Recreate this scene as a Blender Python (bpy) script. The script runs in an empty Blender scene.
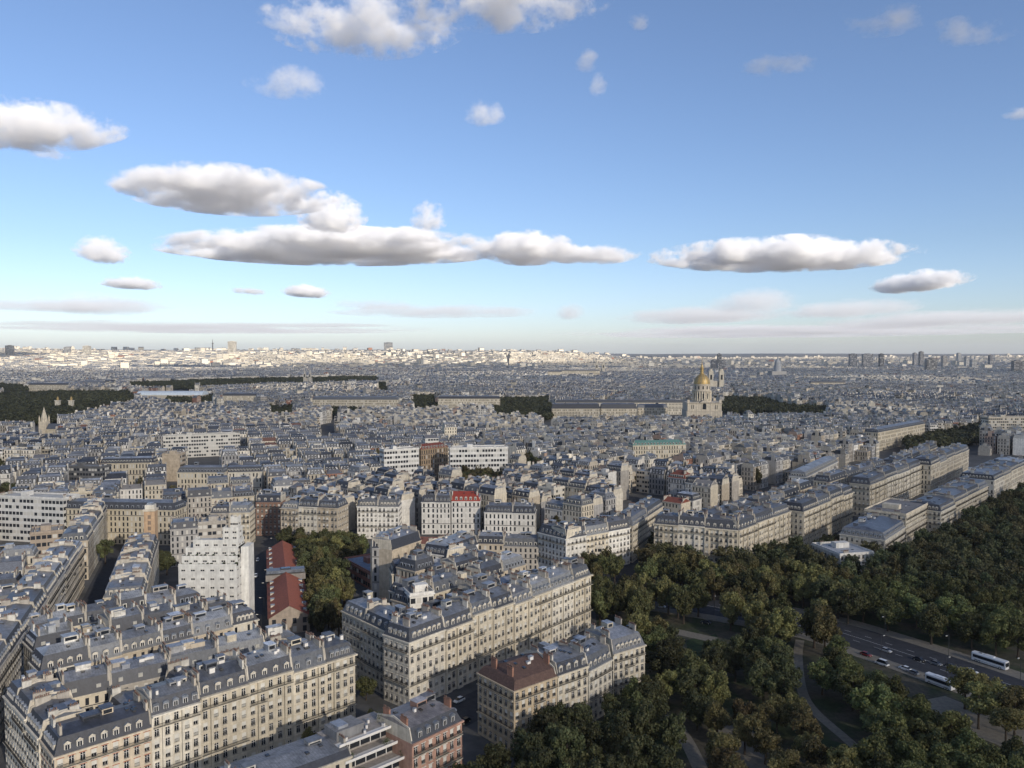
import bpy, math, random
import numpy as np
R = math.radians
rnd = random.Random(7)
SC = bpy.context.scene
COL = SC.collection

# ---------------------------------------------------------------- camera
F = 804.0; CU, CV = 512.0, 384.0; HC = 117.0; PITCH = math.atan(32 / F)
cam = bpy.data.cameras.new('camera'); camo = bpy.data.objects.new('camera', cam); COL.objects.link(camo)
cam.sensor_width = 36.0; cam.lens = 36.0 * F / 1024.0
cam.clip_start = 1.0; cam.clip_end = 150000.0
camo.location = (0, 0, HC); camo.rotation_euler = (math.pi / 2 - PITCH, 0, 0)
SC.camera = camo

# ---------------------------------------------------------------- sky, sun, exposure
SUN_EL, SUN_AZ = 22.0, 143.0            # azimuth measured to the right of the view axis (+Y)
SUN = np.array([math.sin(R(SUN_AZ)) * math.cos(R(SUN_EL)), math.cos(R(SUN_AZ)) * math.cos(R(SUN_EL)), math.sin(R(SUN_EL))])
W = bpy.data.worlds.new('World'); SC.world = W; W.use_nodes = True
nt = W.node_tree; nt.nodes.clear()
sky = nt.nodes.new('ShaderNodeTexSky'); sky.sky_type = 'NISHITA'; sky.sun_disc = False
sky.sun_elevation = R(SUN_EL); sky.sun_rotation = R(SUN_AZ)
sky.altitude = 100; sky.air_density = 1.0; sky.dust_density = 0.6; sky.ozone_density = 1.6
bg = nt.nodes.new('ShaderNodeBackground'); bg.inputs[1].default_value = 0.095
wo = nt.nodes.new('ShaderNodeOutputWorld')
# the low air of a clear autumn afternoon: less yellow towards the horizon than the model's
geo = nt.nodes.new('ShaderNodeTexCoord'); sx = nt.nodes.new('ShaderNodeSeparateXYZ'); nt.links.new(geo.outputs['Generated'], sx.inputs[0])
mr = nt.nodes.new('ShaderNodeMapRange'); nt.links.new(sx.outputs[2], mr.inputs[0]); mr.inputs[1].default_value = 0.0; mr.inputs[2].default_value = 0.42
cr = nt.nodes.new('ShaderNodeValToRGB'); nt.links.new(mr.outputs[0], cr.inputs[0])
cr.color_ramp.elements[0].position = 0.0; cr.color_ramp.elements[0].color = (.93, 1.03, 1.42, 1)
cr.color_ramp.elements[1].position = 1.0; cr.color_ramp.elements[1].color = (.92, .96, 1.12, 1)
e_ = cr.color_ramp.elements.new(.3); e_.color = (.84, .91, 1.13, 1)
mx = nt.nodes.new('ShaderNodeMix'); mx.data_type = 'RGBA'; mx.blend_type = 'MULTIPLY'; mx.inputs[0].default_value = 1.0
nt.links.new(sky.outputs[0], mx.inputs[6]); nt.links.new(cr.outputs[0], mx.inputs[7])
nt.links.new(mx.outputs[2], bg.inputs[0]); nt.links.new(bg.outputs[0], wo.inputs[0])
sl = bpy.data.lights.new('sun', 'SUN'); sl.energy = 5.0; sl.angle = R(0.6); sl.color = (1.0, 0.91, 0.79)
slo = bpy.data.objects.new('sun', sl); COL.objects.link(slo)
from mathutils import Vector, Matrix
slo.rotation_euler = Vector(SUN.tolist()).to_track_quat('Z', 'Y').to_euler()
SC.view_settings.view_transform = 'Standard'; SC.view_settings.look = 'None'
SC.view_settings.exposure = 0.52; SC.view_settings.gamma = 1.0
SC.view_settings.use_curve_mapping = False
SC.render.engine = 'CYCLES'
cy = SC.cycles
cy.use_denoising = True
cy.max_bounces = 16; cy.diffuse_bounces = 2; cy.glossy_bounces = 2; cy.transmission_bounces = 1
cy.transparent_max_bounces = 6; cy.volume_bounces = 14
cy.sample_clamp_indirect = 6.0

# ---------------------------------------------------------------- helpers
CPI, SPI = math.cos(PITCH), math.sin(PITCH)
def ray(u, v):
    a, b = (u - CU) / F, (CV - v) / F
    return a, CPI + b * SPI, -SPI + b * CPI
def P(u, v, z=22.0):
    """world x, y of the point of height z that the photo shows at (u, v)"""
    a, f, w = ray(u, v)
    t = (z - HC) / w
    return (a * t, f * t)
def PIX(x, y, z):
    dz = z - HC
    d = y * CPI - dz * SPI
    return CU + F * x / d, CV - F * (y * SPI + dz * CPI) / d

def _hash(ix, iy, s):
    h = (ix.astype(np.int64) * 374761393 + iy.astype(np.int64) * 668265263 + s * 974711) & 0x7fffffff
    h = ((h ^ (h >> 13)) * 1274126177) & 0x7fffffff
    return ((h ^ (h >> 16)) & 0xffffff) / float(0xffffff)
def vnoise(x, y, s=0):
    x = np.asarray(x, float); y = np.asarray(y, float)
    ix = np.floor(x); iy = np.floor(y); fx = x - ix; fy = y - iy
    fx = fx * fx * (3 - 2 * fx); fy = fy * fy * (3 - 2 * fy)
    a = _hash(ix, iy, s); b = _hash(ix + 1, iy, s); c = _hash(ix, iy + 1, s); d = _hash(ix + 1, iy + 1, s)
    return (a * (1 - fx) + b * fx) * (1 - fy) + (c * (1 - fx) + d * fx) * fy
def fbm(x, y, s=0, o=4, billow=False):
    t = 0; a = 1; n = 0
    for k in range(o):
        q = vnoise(x * 2 ** k + 17.3 * k, y * 2 ** k - 9.1 * k, s + k)
        if billow: q = 1 - abs(2 * q - 1)
        t = t + a * q; n += a; a *= 0.5
    return t / n

class MB:
    """collects faces; build() links them as one mesh object"""
    def __init__(s): s.v = []; s.f = []; s.m = []; s.uv = []; s.c = []; s.col = (1, 1, 1)
    def face(s, pts, m=0, uv=None, col=None):
        i = len(s.v); s.v.extend(pts); n = len(pts)
        s.f.append(tuple(range(i, i + n))); s.m.append(m)
        s.uv.extend(uv if uv else [(-9.0, -9.0)] * n)
        c = col or s.col; s.c.extend([(c[0], c[1], c[2], 1.0)] * n)
    def box(s, x0, x1, y0, y1, z0, z1, m=0, col=None, bottom=False):
        a = [(x0, y0), (x1, y0), (x1, y1), (x0, y1)]
        for k in range(4):
            p, q = a[k], a[(k + 1) % 4]
            s.face([(p[0], p[1], z0), (q[0], q[1], z0), (q[0], q[1], z1), (p[0], p[1], z1)], m, None, col)
        s.face([(x, y, z1) for x, y in a], m, None, col)
        if bottom: s.face([(x, y, z0) for x, y in a[::-1]], m, None, col)
    def prism(s, pts, z0, z1, m=0, mt=None, col=None):
        n = len(pts)
        for k in range(n):
            p, q = pts[k], pts[(k + 1) % n]
            s.face([(p[0], p[1], z0), (q[0], q[1], z0), (q[0], q[1], z1), (p[0], p[1], z1)], m, None, col)
        s.face([(x, y, z1) for x, y in pts], m if mt is None else mt, None, col)
    def lathe(s, prof, n=16, m=0, cx=0, cy=0, col=None, ph=0.0):
        for k in range(n):
            a0 = 2 * math.pi * (k + ph) / n; a1 = 2 * math.pi * (k + 1 + ph) / n
            for (r0, z0), (r1, z1) in zip(prof, prof[1:]):
                p = [(cx + r0 * math.cos(a0), cy + r0 * math.sin(a0), z0), (cx + r0 * math.cos(a1), cy + r0 * math.sin(a1), z0),
                     (cx + r1 * math.cos(a1), cy + r1 * math.sin(a1), z1), (cx + r1 * math.cos(a0), cy + r1 * math.sin(a0), z1)]
                if r0 < 1e-4: p = p[1:]
                elif r1 < 1e-4: p = p[:3]
                s.face(p, m, None, col)
    def mesh(s, name, mats):
        me = bpy.data.meshes.new(name)
        me.from_pydata(s.v, [], s.f)
        for m in mats: me.materials.append(m)
        me.polygons.foreach_set('material_index', s.m)
        ul = me.uv_layers.new(name='UVMap'); ul.data.foreach_set('uv', [c for q in s.uv for c in q])
        ca = me.color_attributes.new('tint', 'FLOAT_COLOR', 'CORNER'); ca.data.foreach_set('color', [c for q in s.c for c in q])
        me.update()
        return me
    def build(s, name, mats, parent=None):
        return put(name, s.mesh(name, mats), parent)
def put(name, me, parent=None, loc=None, rz=None, scale=None):
    o = bpy.data.objects.new(name, me); COL.objects.link(o)
    if parent: o.parent = parent
    if loc is not None: o.location = loc
    if rz is not None: o.rotation_euler = (0, 0, rz)
    if scale is not None: o.scale = scale
    return o
LABELS = {}
def tag(o, label, cat, group=None, kind=None):
    o['label'] = label; o['category'] = cat
    if group: o['group'] = group
    if kind: o['kind'] = kind
    LABELS[label] = LABELS.get(label, 0) + 1
    return o
def empty(name, loc, rz=0.0):
    o = put(name, None, None, loc, rz); o.empty_display_size = 1.0
    return o
def smooth(me):
    me.polygons.foreach_set('use_smooth', [True] * len(me.polygons))

# ---------------------------------------------------------------- materials
class N:
    def __init__(s, name):
        s.m = bpy.data.materials.new(name); s.m.use_nodes = True; s.t = s.m.node_tree; s.t.nodes.clear()
        s.o = s.t.nodes.new('ShaderNodeOutputMaterial')
    def n(s, t, **k):
        q = s.t.nodes.new(t)
        for a, b in k.items(): setattr(q, a, b)
        return q
    def l(s, a, b): s.t.links.new(a, b)
    def set(s, inp, v):
        if hasattr(v, 'is_linked') or hasattr(v, 'links'): s.l(v, inp)
        else: inp.default_value = v
    def math(s, op, a, b=None, c=None, clamp=False):
        q = s.n('ShaderNodeMath', operation=op); q.use_clamp = clamp
        s.set(q.inputs[0], a)
        if b is not None: s.set(q.inputs[1], b)
        if c is not None: s.set(q.inputs[2], c)
        return q.outputs[0]
    def mix(s, f, a, b, blend='MIX'):
        q = s.n('ShaderNodeMix', data_type='RGBA', blend_type=blend)
        s.set(q.inputs[0], f)
        for i, v in ((6, a), (7, b)):
            if isinstance(v, tuple): q.inputs[i].default_value = (v[0], v[1], v[2], 1)
            else: s.l(v, q.inputs[i])
        return q.outputs[2]
    def noise(s, scale, detail=3, vec=None, rough=.5):
        q = s.n('ShaderNodeTexNoise'); q.inputs['Scale'].default_value = scale; q.inputs['Detail'].default_value = detail
        q.inputs['Roughness'].default_value = rough
        if vec is not None: s.l(vec, q.inputs['Vector'])
        return q.outputs['Fac']
    def ramp(s, f, a, b, lo=0.0, hi=1.0):
        q = s.n('ShaderNodeMapRange'); s.l(f, q.inputs[0]); q.inputs[1].default_value = lo; q.inputs[2].default_value = hi
        q.inputs[3].default_value = a; q.inputs[4].default_value = b
        return q.outputs[0]
    def gray(s, f):
        q = s.n('ShaderNodeCombineColor')
        for i in range(3): s.l(f, q.inputs[i])
        return q.outputs[0]
    def pos(s): return s.n('ShaderNodeNewGeometry').outputs['Position']
    def bsdf(s, col, rough=.8, metal=0.0, spec=.3, normal=None):
        b = s.n('ShaderNodeBsdfPrincipled')
        if isinstance(col, tuple): b.inputs['Base Color'].default_value = (col[0], col[1], col[2], 1)
        else: s.l(col, b.inputs['Base Color'])
        s.set(b.inputs['Roughness'], rough); s.set(b.inputs['Metallic'], metal)
        b.inputs['Specular IOR Level'].default_value = spec
        if normal is not None: s.l(normal, b.inputs['Normal'])
        s.l(b.outputs[0], s.o.inputs['Surface'])
        return b
    def bump(s, h, st=.3, d=.1):
        q = s.n('ShaderNodeBump'); q.inputs['Strength'].default_value = st; q.inputs['Distance'].default_value = d
        s.l(h, q.inputs['Height']); return q.outputs[0]

def m_plain(name, col, rough=.8, metal=0.0, nz=.0, scale=1.0, spec=.3):
    k = N(name)
    if nz:
        f = k.noise(scale, 4, k.pos(), .6)
        c = k.mix(1.0, col, k.gray(k.ramp(f, 1 - nz, 1 + nz, .3, .7)), 'MULTIPLY')
    else: c = col
    k.bsdf(c, rough, metal, spec); return k.m
def m_tint(name, rough=.85, nz=.18, scale=.35, extra=None, metal=0.0, spec=.3):
    """base colour from the mesh's own paint/stone tint, weathered by noise"""
    k = N(name)
    a = k.n('ShaderNodeAttribute'); a.attribute_name = 'tint'
    f = k.noise(scale, 5, k.pos(), .65)
    c = k.mix(1.0, a.outputs['Color'], k.gray(k.ramp(f, 1 - nz, 1 + nz, .3, .7)), 'MULTIPLY')
    # rain streaks: noise stretched in height
    mp = k.n('ShaderNodeMapping'); mp.inputs['Scale'].default_value = (1.2, 1.2, .08); k.l(k.pos(), mp.inputs[0])
    g = k.noise(1.0, 3, mp.outputs[0], .6)
    c = k.mix(1.0, c, k.gray(k.ramp(g, .82, 1.08, .3, .65)), 'MULTIPLY')
    k.bsdf(c, rough, metal, spec); return k.m
def m_windows(name, wu, v0, v1, rough=.85, light=.25, frame=False, ledge=True):
    """wall with one window per UV cell (u = bay, v = storey)"""
    k = N(name)
    a = k.n('ShaderNodeAttribute'); a.attribute_name = 'tint'
    uv = k.n('ShaderNodeUVMap'); uv.uv_map = 'UVMap'
    s = k.n('ShaderNodeSeparateXYZ'); k.l(uv.outputs[0], s.inputs[0])
    U, V = s.outputs[0], s.outputs[1]
    fu = k.math('FRACT', U); fv = k.math('FRACT', V)
    du = k.math('ABSOLUTE', k.math('SUBTRACT', fu, .5))
    inu = k.math('LESS_THAN', du, wu); inv = k.math('MULTIPLY', k.math('GREATER_THAN', fv, v0), k.math('LESS_THAN', fv, v1))
    ok = k.math('GREATER_THAN', V, 0.0)
    win = k.math('MULTIPLY', k.math('MULTIPLY', inu, inv), ok)
    cb = k.n('ShaderNodeCombineXYZ'); k.l(k.math('FLOOR', U), cb.inputs[0]); k.l(k.math('FLOOR', V), cb.inputs[1])
    oi = k.n('ShaderNodeObjectInfo'); k.l(k.math('MULTIPLY', oi.outputs['Random'], 91.0), cb.inputs[2])
    wn = k.n('ShaderNodeTexWhiteNoise', noise_dimensions='3D'); k.l(cb.outputs[0], wn.inputs['Vector'])
    blind = k.math('GREATER_THAN', wn.outputs['Value'], 1 - light)
    gl = k.mix(blind, (.025, .028, .034), (.5, .48, .43))
    f = k.noise(.35, 5, k.pos(), .65)
    c = k.mix(1.0, a.outputs['Color'], k.gray(k.ramp(f, .84, 1.14, .3, .7)), 'MULTIPLY')
    if frame:
        inu2 = k.math('LESS_THAN', du, wu + .07); inv2 = k.math('MULTIPLY', k.math('GREATER_THAN', fv, v0 - .12), k.math('LESS_THAN', fv, v1 + .14))
        c = k.mix(k.math('MULTIPLY', k.math('MULTIPLY', inu2, inv2), ok), c, (.42, .42, .42))
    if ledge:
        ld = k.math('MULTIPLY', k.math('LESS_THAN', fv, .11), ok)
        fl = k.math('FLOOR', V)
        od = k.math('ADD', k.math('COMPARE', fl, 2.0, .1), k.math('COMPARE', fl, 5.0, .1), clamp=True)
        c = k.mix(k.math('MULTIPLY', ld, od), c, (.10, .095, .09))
    c = k.mix(win, c, gl)
    ro = k.math('SUBTRACT', rough, k.math('MULTIPLY', win, rough - .25))
    k.bsdf(c, ro, 0, .4); return k.m
def m_zinc(name, light=1.0):
    k = N(name)
    a = k.n('ShaderNodeAttribute'); a.attribute_name = 'tint'
    f = k.noise(.7, 6, k.pos(), .75); g = k.noise(.12, 2, k.pos(), .5)
    c = k.mix(1.0, a.outputs['Color'], k.gray(k.ramp(f, .5, 1.45, .3, .7)), 'MULTIPLY')
    c = k.mix(1.0, c, k.gray(k.ramp(g, .7, 1.3, .3, .7)), 'MULTIPLY')
    uv = k.n('ShaderNodeUVMap'); uv.uv_map = 'UVMap'
    s = k.n('ShaderNodeSeparateXYZ'); k.l(uv.outputs[0], s.inputs[0])
    seam = k.math('LESS_THAN', k.math('FRACT', k.math('MULTIPLY', s.outputs[0], 1.4)), .12)
    c = k.mix(k.math('MULTIPLY', seam, .45), c, (.05, .055, .065))
    k.bsdf(c, .42, .25, .5, k.bump(f, .15, .1)); return k.m

M = dict(
    wall=m_tint('stone'), wallw=m_windows('stone_windows', .19, .16, .82), mans=m_windows('mansard_windows', .17, .25, .68, .6, .45, True, False),
    band=m_windows('band_windows', .40, .30, .80, .7, .3, False, False),
    zinc=m_zinc('zinc'), slate=m_tint('slate', .55, .25, 1.2, spec=.4), tile=m_tint('clay_tile', .8, .3, 2.0),
    stucco=m_tint('stucco', .9, .22, .5), pot=m_plain('terracotta', (.17, .11, .085), .8, nz=.3, scale=3),
    glass=m_plain('window_glass', (.018, .021, .026), .08, spec=.6), white=m_plain('white_paint', (.62, .6, .56), .6, nz=.08),
    blind=m_plain('blind_fabric', (.55, .53, .47), .8, nz=.08), iron=m_plain('black_iron', (.012, .012, .013), .5),
    dark=m_plain('dark_metal', (.04, .042, .045), .5), gold=m_plain('gilding', (.40, .28, .11), .5, .35, .35, .5),
    asphalt=m_plain('asphalt', (.038, .039, .043), .9, nz=.25, scale=.4), paving=m_plain('paving', (.17, .16, .145), .9, nz=.2, scale=.6),
    gravel=m_plain('gravel_path', (.19, .17, .135), .95, nz=.2, scale=.8), lawn=m_plain('lawn', (.028, .045, .016), .95, nz=.4, scale=.5),
    mark=m_plain('road_marking', (.55, .55, .53), .8, nz=.15, scale=2), bark=m_plain('bark', (.055, .042, .03), .9, nz=.3, scale=3),
    awning=m_plain('red_awning', (.35, .03, .02), .8), rubber=m_plain('rubber', (.012, .012, .012), .7),
    green=m_plain('verdigris', (.13, .33, .26), .7, nz=.2, scale=.3), lamp=m_plain('lamp_lens', (.6, .58, .5), .3),
)
# ---------------------------------------------------------------- terrain
def ground_h(x, y):
    x = np.asarray(x, float); y = np.asarray(y, float)
    r = np.hypot(x, y)
    def ss(a, b, t): t = np.clip((t - a) / (b - a), 0, 1); return t * t * (3 - 2 * t)
    hill = 135 * ss(5200, 7600, y) * (1 - ss(9500, 12500, y)) * (1 - ss(200, 1800, x)) * (.55 + .5 * vnoise(x / 1500 + 3, y / 1800, 5))
    far = (60 + 45 * (1 - ss(-7000, 0, x))) * ss(9500, 16000, r) * (.75 + .5 * vnoise(x / 2500, y / 3000, 9))
    return hill + far
def terrain():
    ys = np.concatenate([np.linspace(-900, 4800, 20), np.linspace(5000, 24000, 96)])
    xs = np.linspace(-19000, 19000, 120)
    X, Y = np.meshgrid(xs, ys); Z = ground_h(X, Y)
    v = np.stack([X, Y, Z], -1).reshape(-1, 3); nx = len(xs); ny = len(ys)
    i = (np.arange(ny - 1)[:, None] * nx + np.arange(nx - 1)[None]).ravel()
    f = np.stack([i, i + 1, i + nx + 1, i + nx], -1)
    me = bpy.data.meshes.new('ground'); me.from_pydata(v.tolist(), [], f.tolist())
    k = N('city_ground')
    a = k.noise(.02, 4, k.pos(), .6); b = k.noise(.15, 4, k.pos(), .6)
    c = k.mix(k.ramp(a, 0, 1, .4, .6), (.07, .068, .065), (.10, .097, .09))
    c = k.mix(1.0, c, k.gray(k.ramp(b, .7, 1.2, .3, .7)), 'MULTIPLY')
    k.bsdf(c, .9); me.materials.append(k.m)
    o = put('ground', me); o['kind'] = 'structure'
terrain()

# ---------------------------------------------------------------- haze and clouds
def m_vol(name, dens, col=(1, 1, 1), aniso=0.0, principled=True):
    k = N(name)
    if principled:
        q = k.n('ShaderNodeVolumePrincipled'); q.inputs['Density'].default_value = dens
        q.inputs['Color'].default_value = (*col, 1); q.inputs['Anisotropy'].default_value = aniso
    k.l(q.outputs[0], k.o.inputs['Volume'])
    return k.m
def m_cloudvol(name, dens, freq, core, fray, soft):
    """vapour in a unit ball: a core that thins outward, frayed by billowing noise"""
    k = N(name)
    q = k.n('ShaderNodeVolumePrincipled'); q.inputs['Color'].default_value = (1, 1, 1, 1)
    tc = k.n('ShaderNodeTexCoord').outputs['Object']
    mp = k.n('ShaderNodeMapping'); mp.inputs['Scale'].default_value = freq; oi = k.n('ShaderNodeObjectInfo')
    k.l(tc, mp.inputs[0]); k.l(oi.outputs['Location'], mp.inputs['Location'])
    f = k.noise(1.0, 8, mp.outputs[0], .71)
    s = k.n('ShaderNodeSeparateXYZ'); k.l(tc, s.inputs[0])
    x2 = k.math('MULTIPLY', s.outputs[0], s.outputs[0]); y2 = k.math('MULTIPLY', s.outputs[1], s.outputs[1])
    zc = k.math('ADD', s.outputs[2], .45)                       # flat belly: the core sits low
    zz = k.math('MAXIMUM', k.math('MULTIPLY', zc, .72), k.math('MULTIPLY', zc, -2.0)); z2 = k.math('MULTIPLY', zz, zz)
    r2 = k.math('ADD', k.math('ADD', x2, y2), z2)
    fall = k.math('SUBTRACT', 1.0, r2)
    v = k.math('MULTIPLY_ADD', k.math('SUBTRACT', f, .5), fray, k.math('MULTIPLY_ADD', fall, 1.0, core))
    v = k.math('MULTIPLY', v, k.math('MULTIPLY', fall, 8.0, clamp=True))
    d = k.ramp(v, 0, dens, 0.0, soft)
    k.m.cycles.volume_step_rate = .35; k.l(d, q.inputs['Density']); k.l(q.outputs[0], k.o.inputs['Volume'])
    return k.m
HAZE = True
if HAZE:
    hb = MB(); hb.box(-19500, 19500, -1000, 24500, -2, 330, bottom=True)
    o = hb.build('haze', [m_vol('haze_air', 2.2e-5, (.93, .96, 1.0), .2)]); o['kind'] = 'stuff'; o['label'] = 'thin blue haze over the city'

def sheet_volume(name, X, Y, Zt, Zb, mat, open_=None):
    ny, nx = X.shape
    thin = (Zt - Zb) < 1e-3
    nv = X.size
    vt = np.stack([X, Y, Zt], -1).reshape(-1, 3); vb = np.stack([X, Y, Zb], -1).reshape(-1, 3)
    idx_b = np.where(thin.ravel(), np.arange(nv), np.arange(nv) + nv)
    i = (np.arange(ny - 1)[:, None] * nx + np.arange(nx - 1)[None]).ravel()
    q = np.stack([i, i + 1, i + nx + 1, i + nx], -1)
    keep = ~thin.ravel()[q].all(1)
    q = q[keep]
    f = np.concatenate([q, idx_b[q][:, ::-1]])
    used = np.unique(f); mp = -np.ones(2 * nv, int); mp[used] = np.arange(len(used))
    me = bpy.data.meshes.new(name); me.from_pydata(np.concatenate([vt, vb])[used].tolist(), [], mp[f].tolist())
    me.materials.append(mat); smooth(me)
    return put(name, me)
# density, core, fray, softness
KINDV = [(.013, -.52, 5.8, .55), (.011, -.35, 4.2, .6), (.010, -.50, 4.6, .9), (.0009, -.25, 4.2, 1.1)]
BASE = 1250.0
_b = bpy.data.meshes.new('cloud')
import bmesh
_bm = bmesh.new(); bmesh.ops.create_icosphere(_bm, subdivisions=4, radius=1.0); _bm.to_mesh(_b); _bm.free()
def cloud(label, u0, u1, v0, v1, thick, dens=0, n=0, seed=1, puff=1.0, base=BASE, rag=0, fill=0.0):
    """v0: where the near edge of the base shows, v1: the far edge"""
    y0 = P(0, v0, base)[1]; y1 = P(0, v1, base)[1]
    if y1 < y0: y0, y1 = y1, y0
    _, f, w = ray(0, (v0 + v1) / 2); t = (base - HC) / w
    x0 = (u0 - CU) / F * t; x1 = (u1 - CU) / F * t
    lx, ly, lz = (x1 - x0) * .56, max((y1 - y0) * .6, (x1 - x0) * .16), thick * .62
    dn, core, fray, soft = KINDV[dens]; s = max(140.0, math.sqrt(lx * ly) / 2.6)
    s *= .8 if dens < 2 else 1.0
    fq = (lx / s, ly / s, max(lz / s * 1.2, .5))
    me = _b.copy(); me.materials.append(m_cloudvol('cloud_vapour', dn, fq, core + fill, fray, soft))
    o = put('cloud', me, None, ((x0 + x1) / 2, (y0 + y1) / 2, base + lz * .5), 0, (lx, ly, lz))
    tag(o, label, 'cloud', 'clouds over the city')
    return o
cloud('big flat grey-bellied cloud above the longest cloud', 116, 326, 174, 216, 190, 0, 150, 3, rag=.4, fill=.25)
cloud('longest cloud, a dark grey slab with bright rim', 160, 510, 238, 265, 290, 0, 190, 11, rag=.38, fill=.25)
cloud('bright white puff rising behind the longest cloud', 296, 366, 218, 228, 330, 0, 70, 21, 1.1, fill=.15)
cloud('small white wisp beside the bright puff', 410, 448, 222, 227, 260, 1, 40, 25)
cloud('white lumpy end cloud tapering off the longest one', 478, 575, 244, 264, 290, 0, 90, 31, 1.1, fill=.15)
cloud('thin grey tail trailing the lumpy white cloud', 545, 640, 252, 264, 170, 1, 80, 35)
cloud('white cloud cut by the frame at the upper edge, ragged', 262, 460, 4, 60, 150, 0, 130, 41, rag=.75)
cloud('broad white cloud cut by the upper frame edge, solid', 392, 620, -34, 32, 190, 0, 130, 47, rag=.6)
cloud('tiny white scrap beside the broad upper cloud', 626, 650, 20, 30, 60, 1, 30, 48)
cloud('white cloud cut by the frame at its side', -90, 116, 118, 150, 200, 0, 130, 53, rag=.4, fill=.2)
cloud('pale torn scrap under the side cloud', 18, 66, 143, 162, 70, 2, 50, 55, rag=.8)
cloud('faint feathery cloud high above the big flat one', 245, 332, 76, 100, 110, 2, 70, 61, rag=.9)
cloud('faint small round cloud high in the middle', 462, 505, 108, 128, 100, 2, 50, 63, rag=.9)
cloud('faint wisp, upper of the stacked little pair', 574, 600, 56, 74, 60, 2, 40, 65, rag=.9)
cloud('faint wisp, lower of the stacked little pair', 588, 610, 76, 98, 70, 2, 40, 67, rag=.9)
cloud('long low white cloud standing over the golden dome', 656, 915, 250, 271, 330, 0, 170, 71, 1.1, rag=.5, fill=.12)
cloud('small grey flat cloud under the end of the long one', 888, 955, 280, 292, 330, 1, 70, 75, rag=.5)
cloud('tiny white oval cloud, upper of the lone pair', 80, 124, 252, 261, 300, 1, 50, 81)
cloud('tiny pale streak cloud, lower of the lone pair', 105, 160, 283, 289, 190, 1, 50, 83)
cloud('tiny pale oval cloud low over the far hill', 284, 328, 291, 297, 230, 1, 50, 85)
cloud('very faint small streak beside the pale oval cloud', 232, 266, 290, 295, 110, 2, 40, 86)
cloud('thin white streak cloud high above the long low one', 738, 832, 60, 77, 80, 2, 80, 91, rag=.8)
cloud('curved feathery cloud at the upper frame edge', 845, 930, 10, 38, 70, 2, 80, 93, rag=.8)
cloud('feathery white cloud near the upper frame corner', 925, 1024, 28, 46, 90, 2, 80, 95, rag=.8)
cloud('faint blue-white scrap cut by the side frame edge', 1005, 1050, 108, 120, 70, 2, 40, 97)
# low distant banks
for k, (a, b, c, d, th, nm) in enumerate([
    (-40, 180, 303, 312, 420, 'low far cloud streak over the sunlit hill'),
    (40, 150, 306, 313, 700, 'pale lumpy cloud inside the low far streak'),
    (330, 545, 309, 318, 380, 'thin far cloud streak over the grey tower block'),
    (330, 420, 304, 309, 300, 'short thin streak above the long far streak'),
    (555, 585, 313, 318, 600, 'small white puff on the far cloud line'),
    (620, 790, 312, 324, 560, 'long grey-white far cloud left of centre line over the dome'),
    (714, 800, 302, 311, 700, 'white lumpy far cloud just over the long grey one'),
    (800, 905, 306, 318, 560, 'broken far cloud with white caps'),
    (860, 1060, 314, 328, 640, 'wide far cloud bank running out of frame'),
    (560, 1060, 326, 338, 500, 'lowest pale cloud veil over the far suburbs'),
    (-40, 420, 322, 334, 260, 'lowest thin veil over the sunlit hill')]):
    nm = nm.replace('left of centre line ', '')
    cloud(nm, a, b, c, d, th * .8, 3)

# unseen cloud bank, added behind the view; thickness shaped to shade city and park
def bank():
    Hb = 2500.0; off = SUN[:2] / SUN[2] * Hb
    # ground coordinates of the shade; finer near the camera
    gx = np.concatenate([np.arange(-7000, -600, 160), np.arange(-600, 900, 30), np.arange(900, 9000, 160)])
    gy = np.concatenate([np.arange(-1500, 100, 160), np.arange(100, 1000, 30), np.arange(1000, 10600, 120)])
    X, Y = np.meshgrid(gx, gy)
    def ss(a, b, t): t = np.clip((t - a) / (b - a), 0, 1); return t * t * (3 - 2 * t)
    T = .34 + .22 * (fbm(X / 500, Y / 300, 3, 4) - .5) * 2 * ss(600, 1500, Y)
    near = (1 - ss(420, 620, Y))
    T = T + (T_NEAR - T) * near
    # darker over the park
    park = ss(-10, 40, (X - 20) * .766 - (Y - 250) * .643 + 0) * (1 - ss(900, 1500, Y))
    T = T + (T_PARK - T) * park
    # sunlit bands far off
    e = 5750 + 300 * (fbm(X / 900, Y * 0 + 3.3, 8, 3) - .5) * 2
    lit = ss(0, 350, Y - e) * (1 - .92 * ss(200, 1100, X - (Y - 6000) * .25))
    band = ss(3950, 4150, Y) * (1 - ss(-1750, -1400, X)) * ss(-1, 1, Y * 0 + 1) * (.75 + .25 * ss(.35, .5, fbm(X / 300, Y / 300, 5, 3)))
    # bank thinned here to put sun on the gilded dome
    dome = np.exp(-(((X - 310) / 55) ** 2 + ((Y - 1335) / 60) ** 2) * .5)
    T = T + (1 - T) * np.clip(lit + band + .4 * dome, 0, 1)
    T = np.clip(T, .03, 1)
    t = -np.log(T) * SUN[2] / .01
    t[(T > .985)] = 0
    t[0] = t[-1] = 0; t[:, 0] = t[:, -1] = 0
    o = sheet_volume('shade_bank', X + off[0], Y + off[1], Hb + t * .8, Hb - t * .2, m_vol('shade_bank_cloud', .01))
    o['kind'] = 'stuff'; o['label'] = 'unseen cloud bank shaped to shade the near city and park'
T_NEAR, T_PARK = .47, .21
bank()
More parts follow.
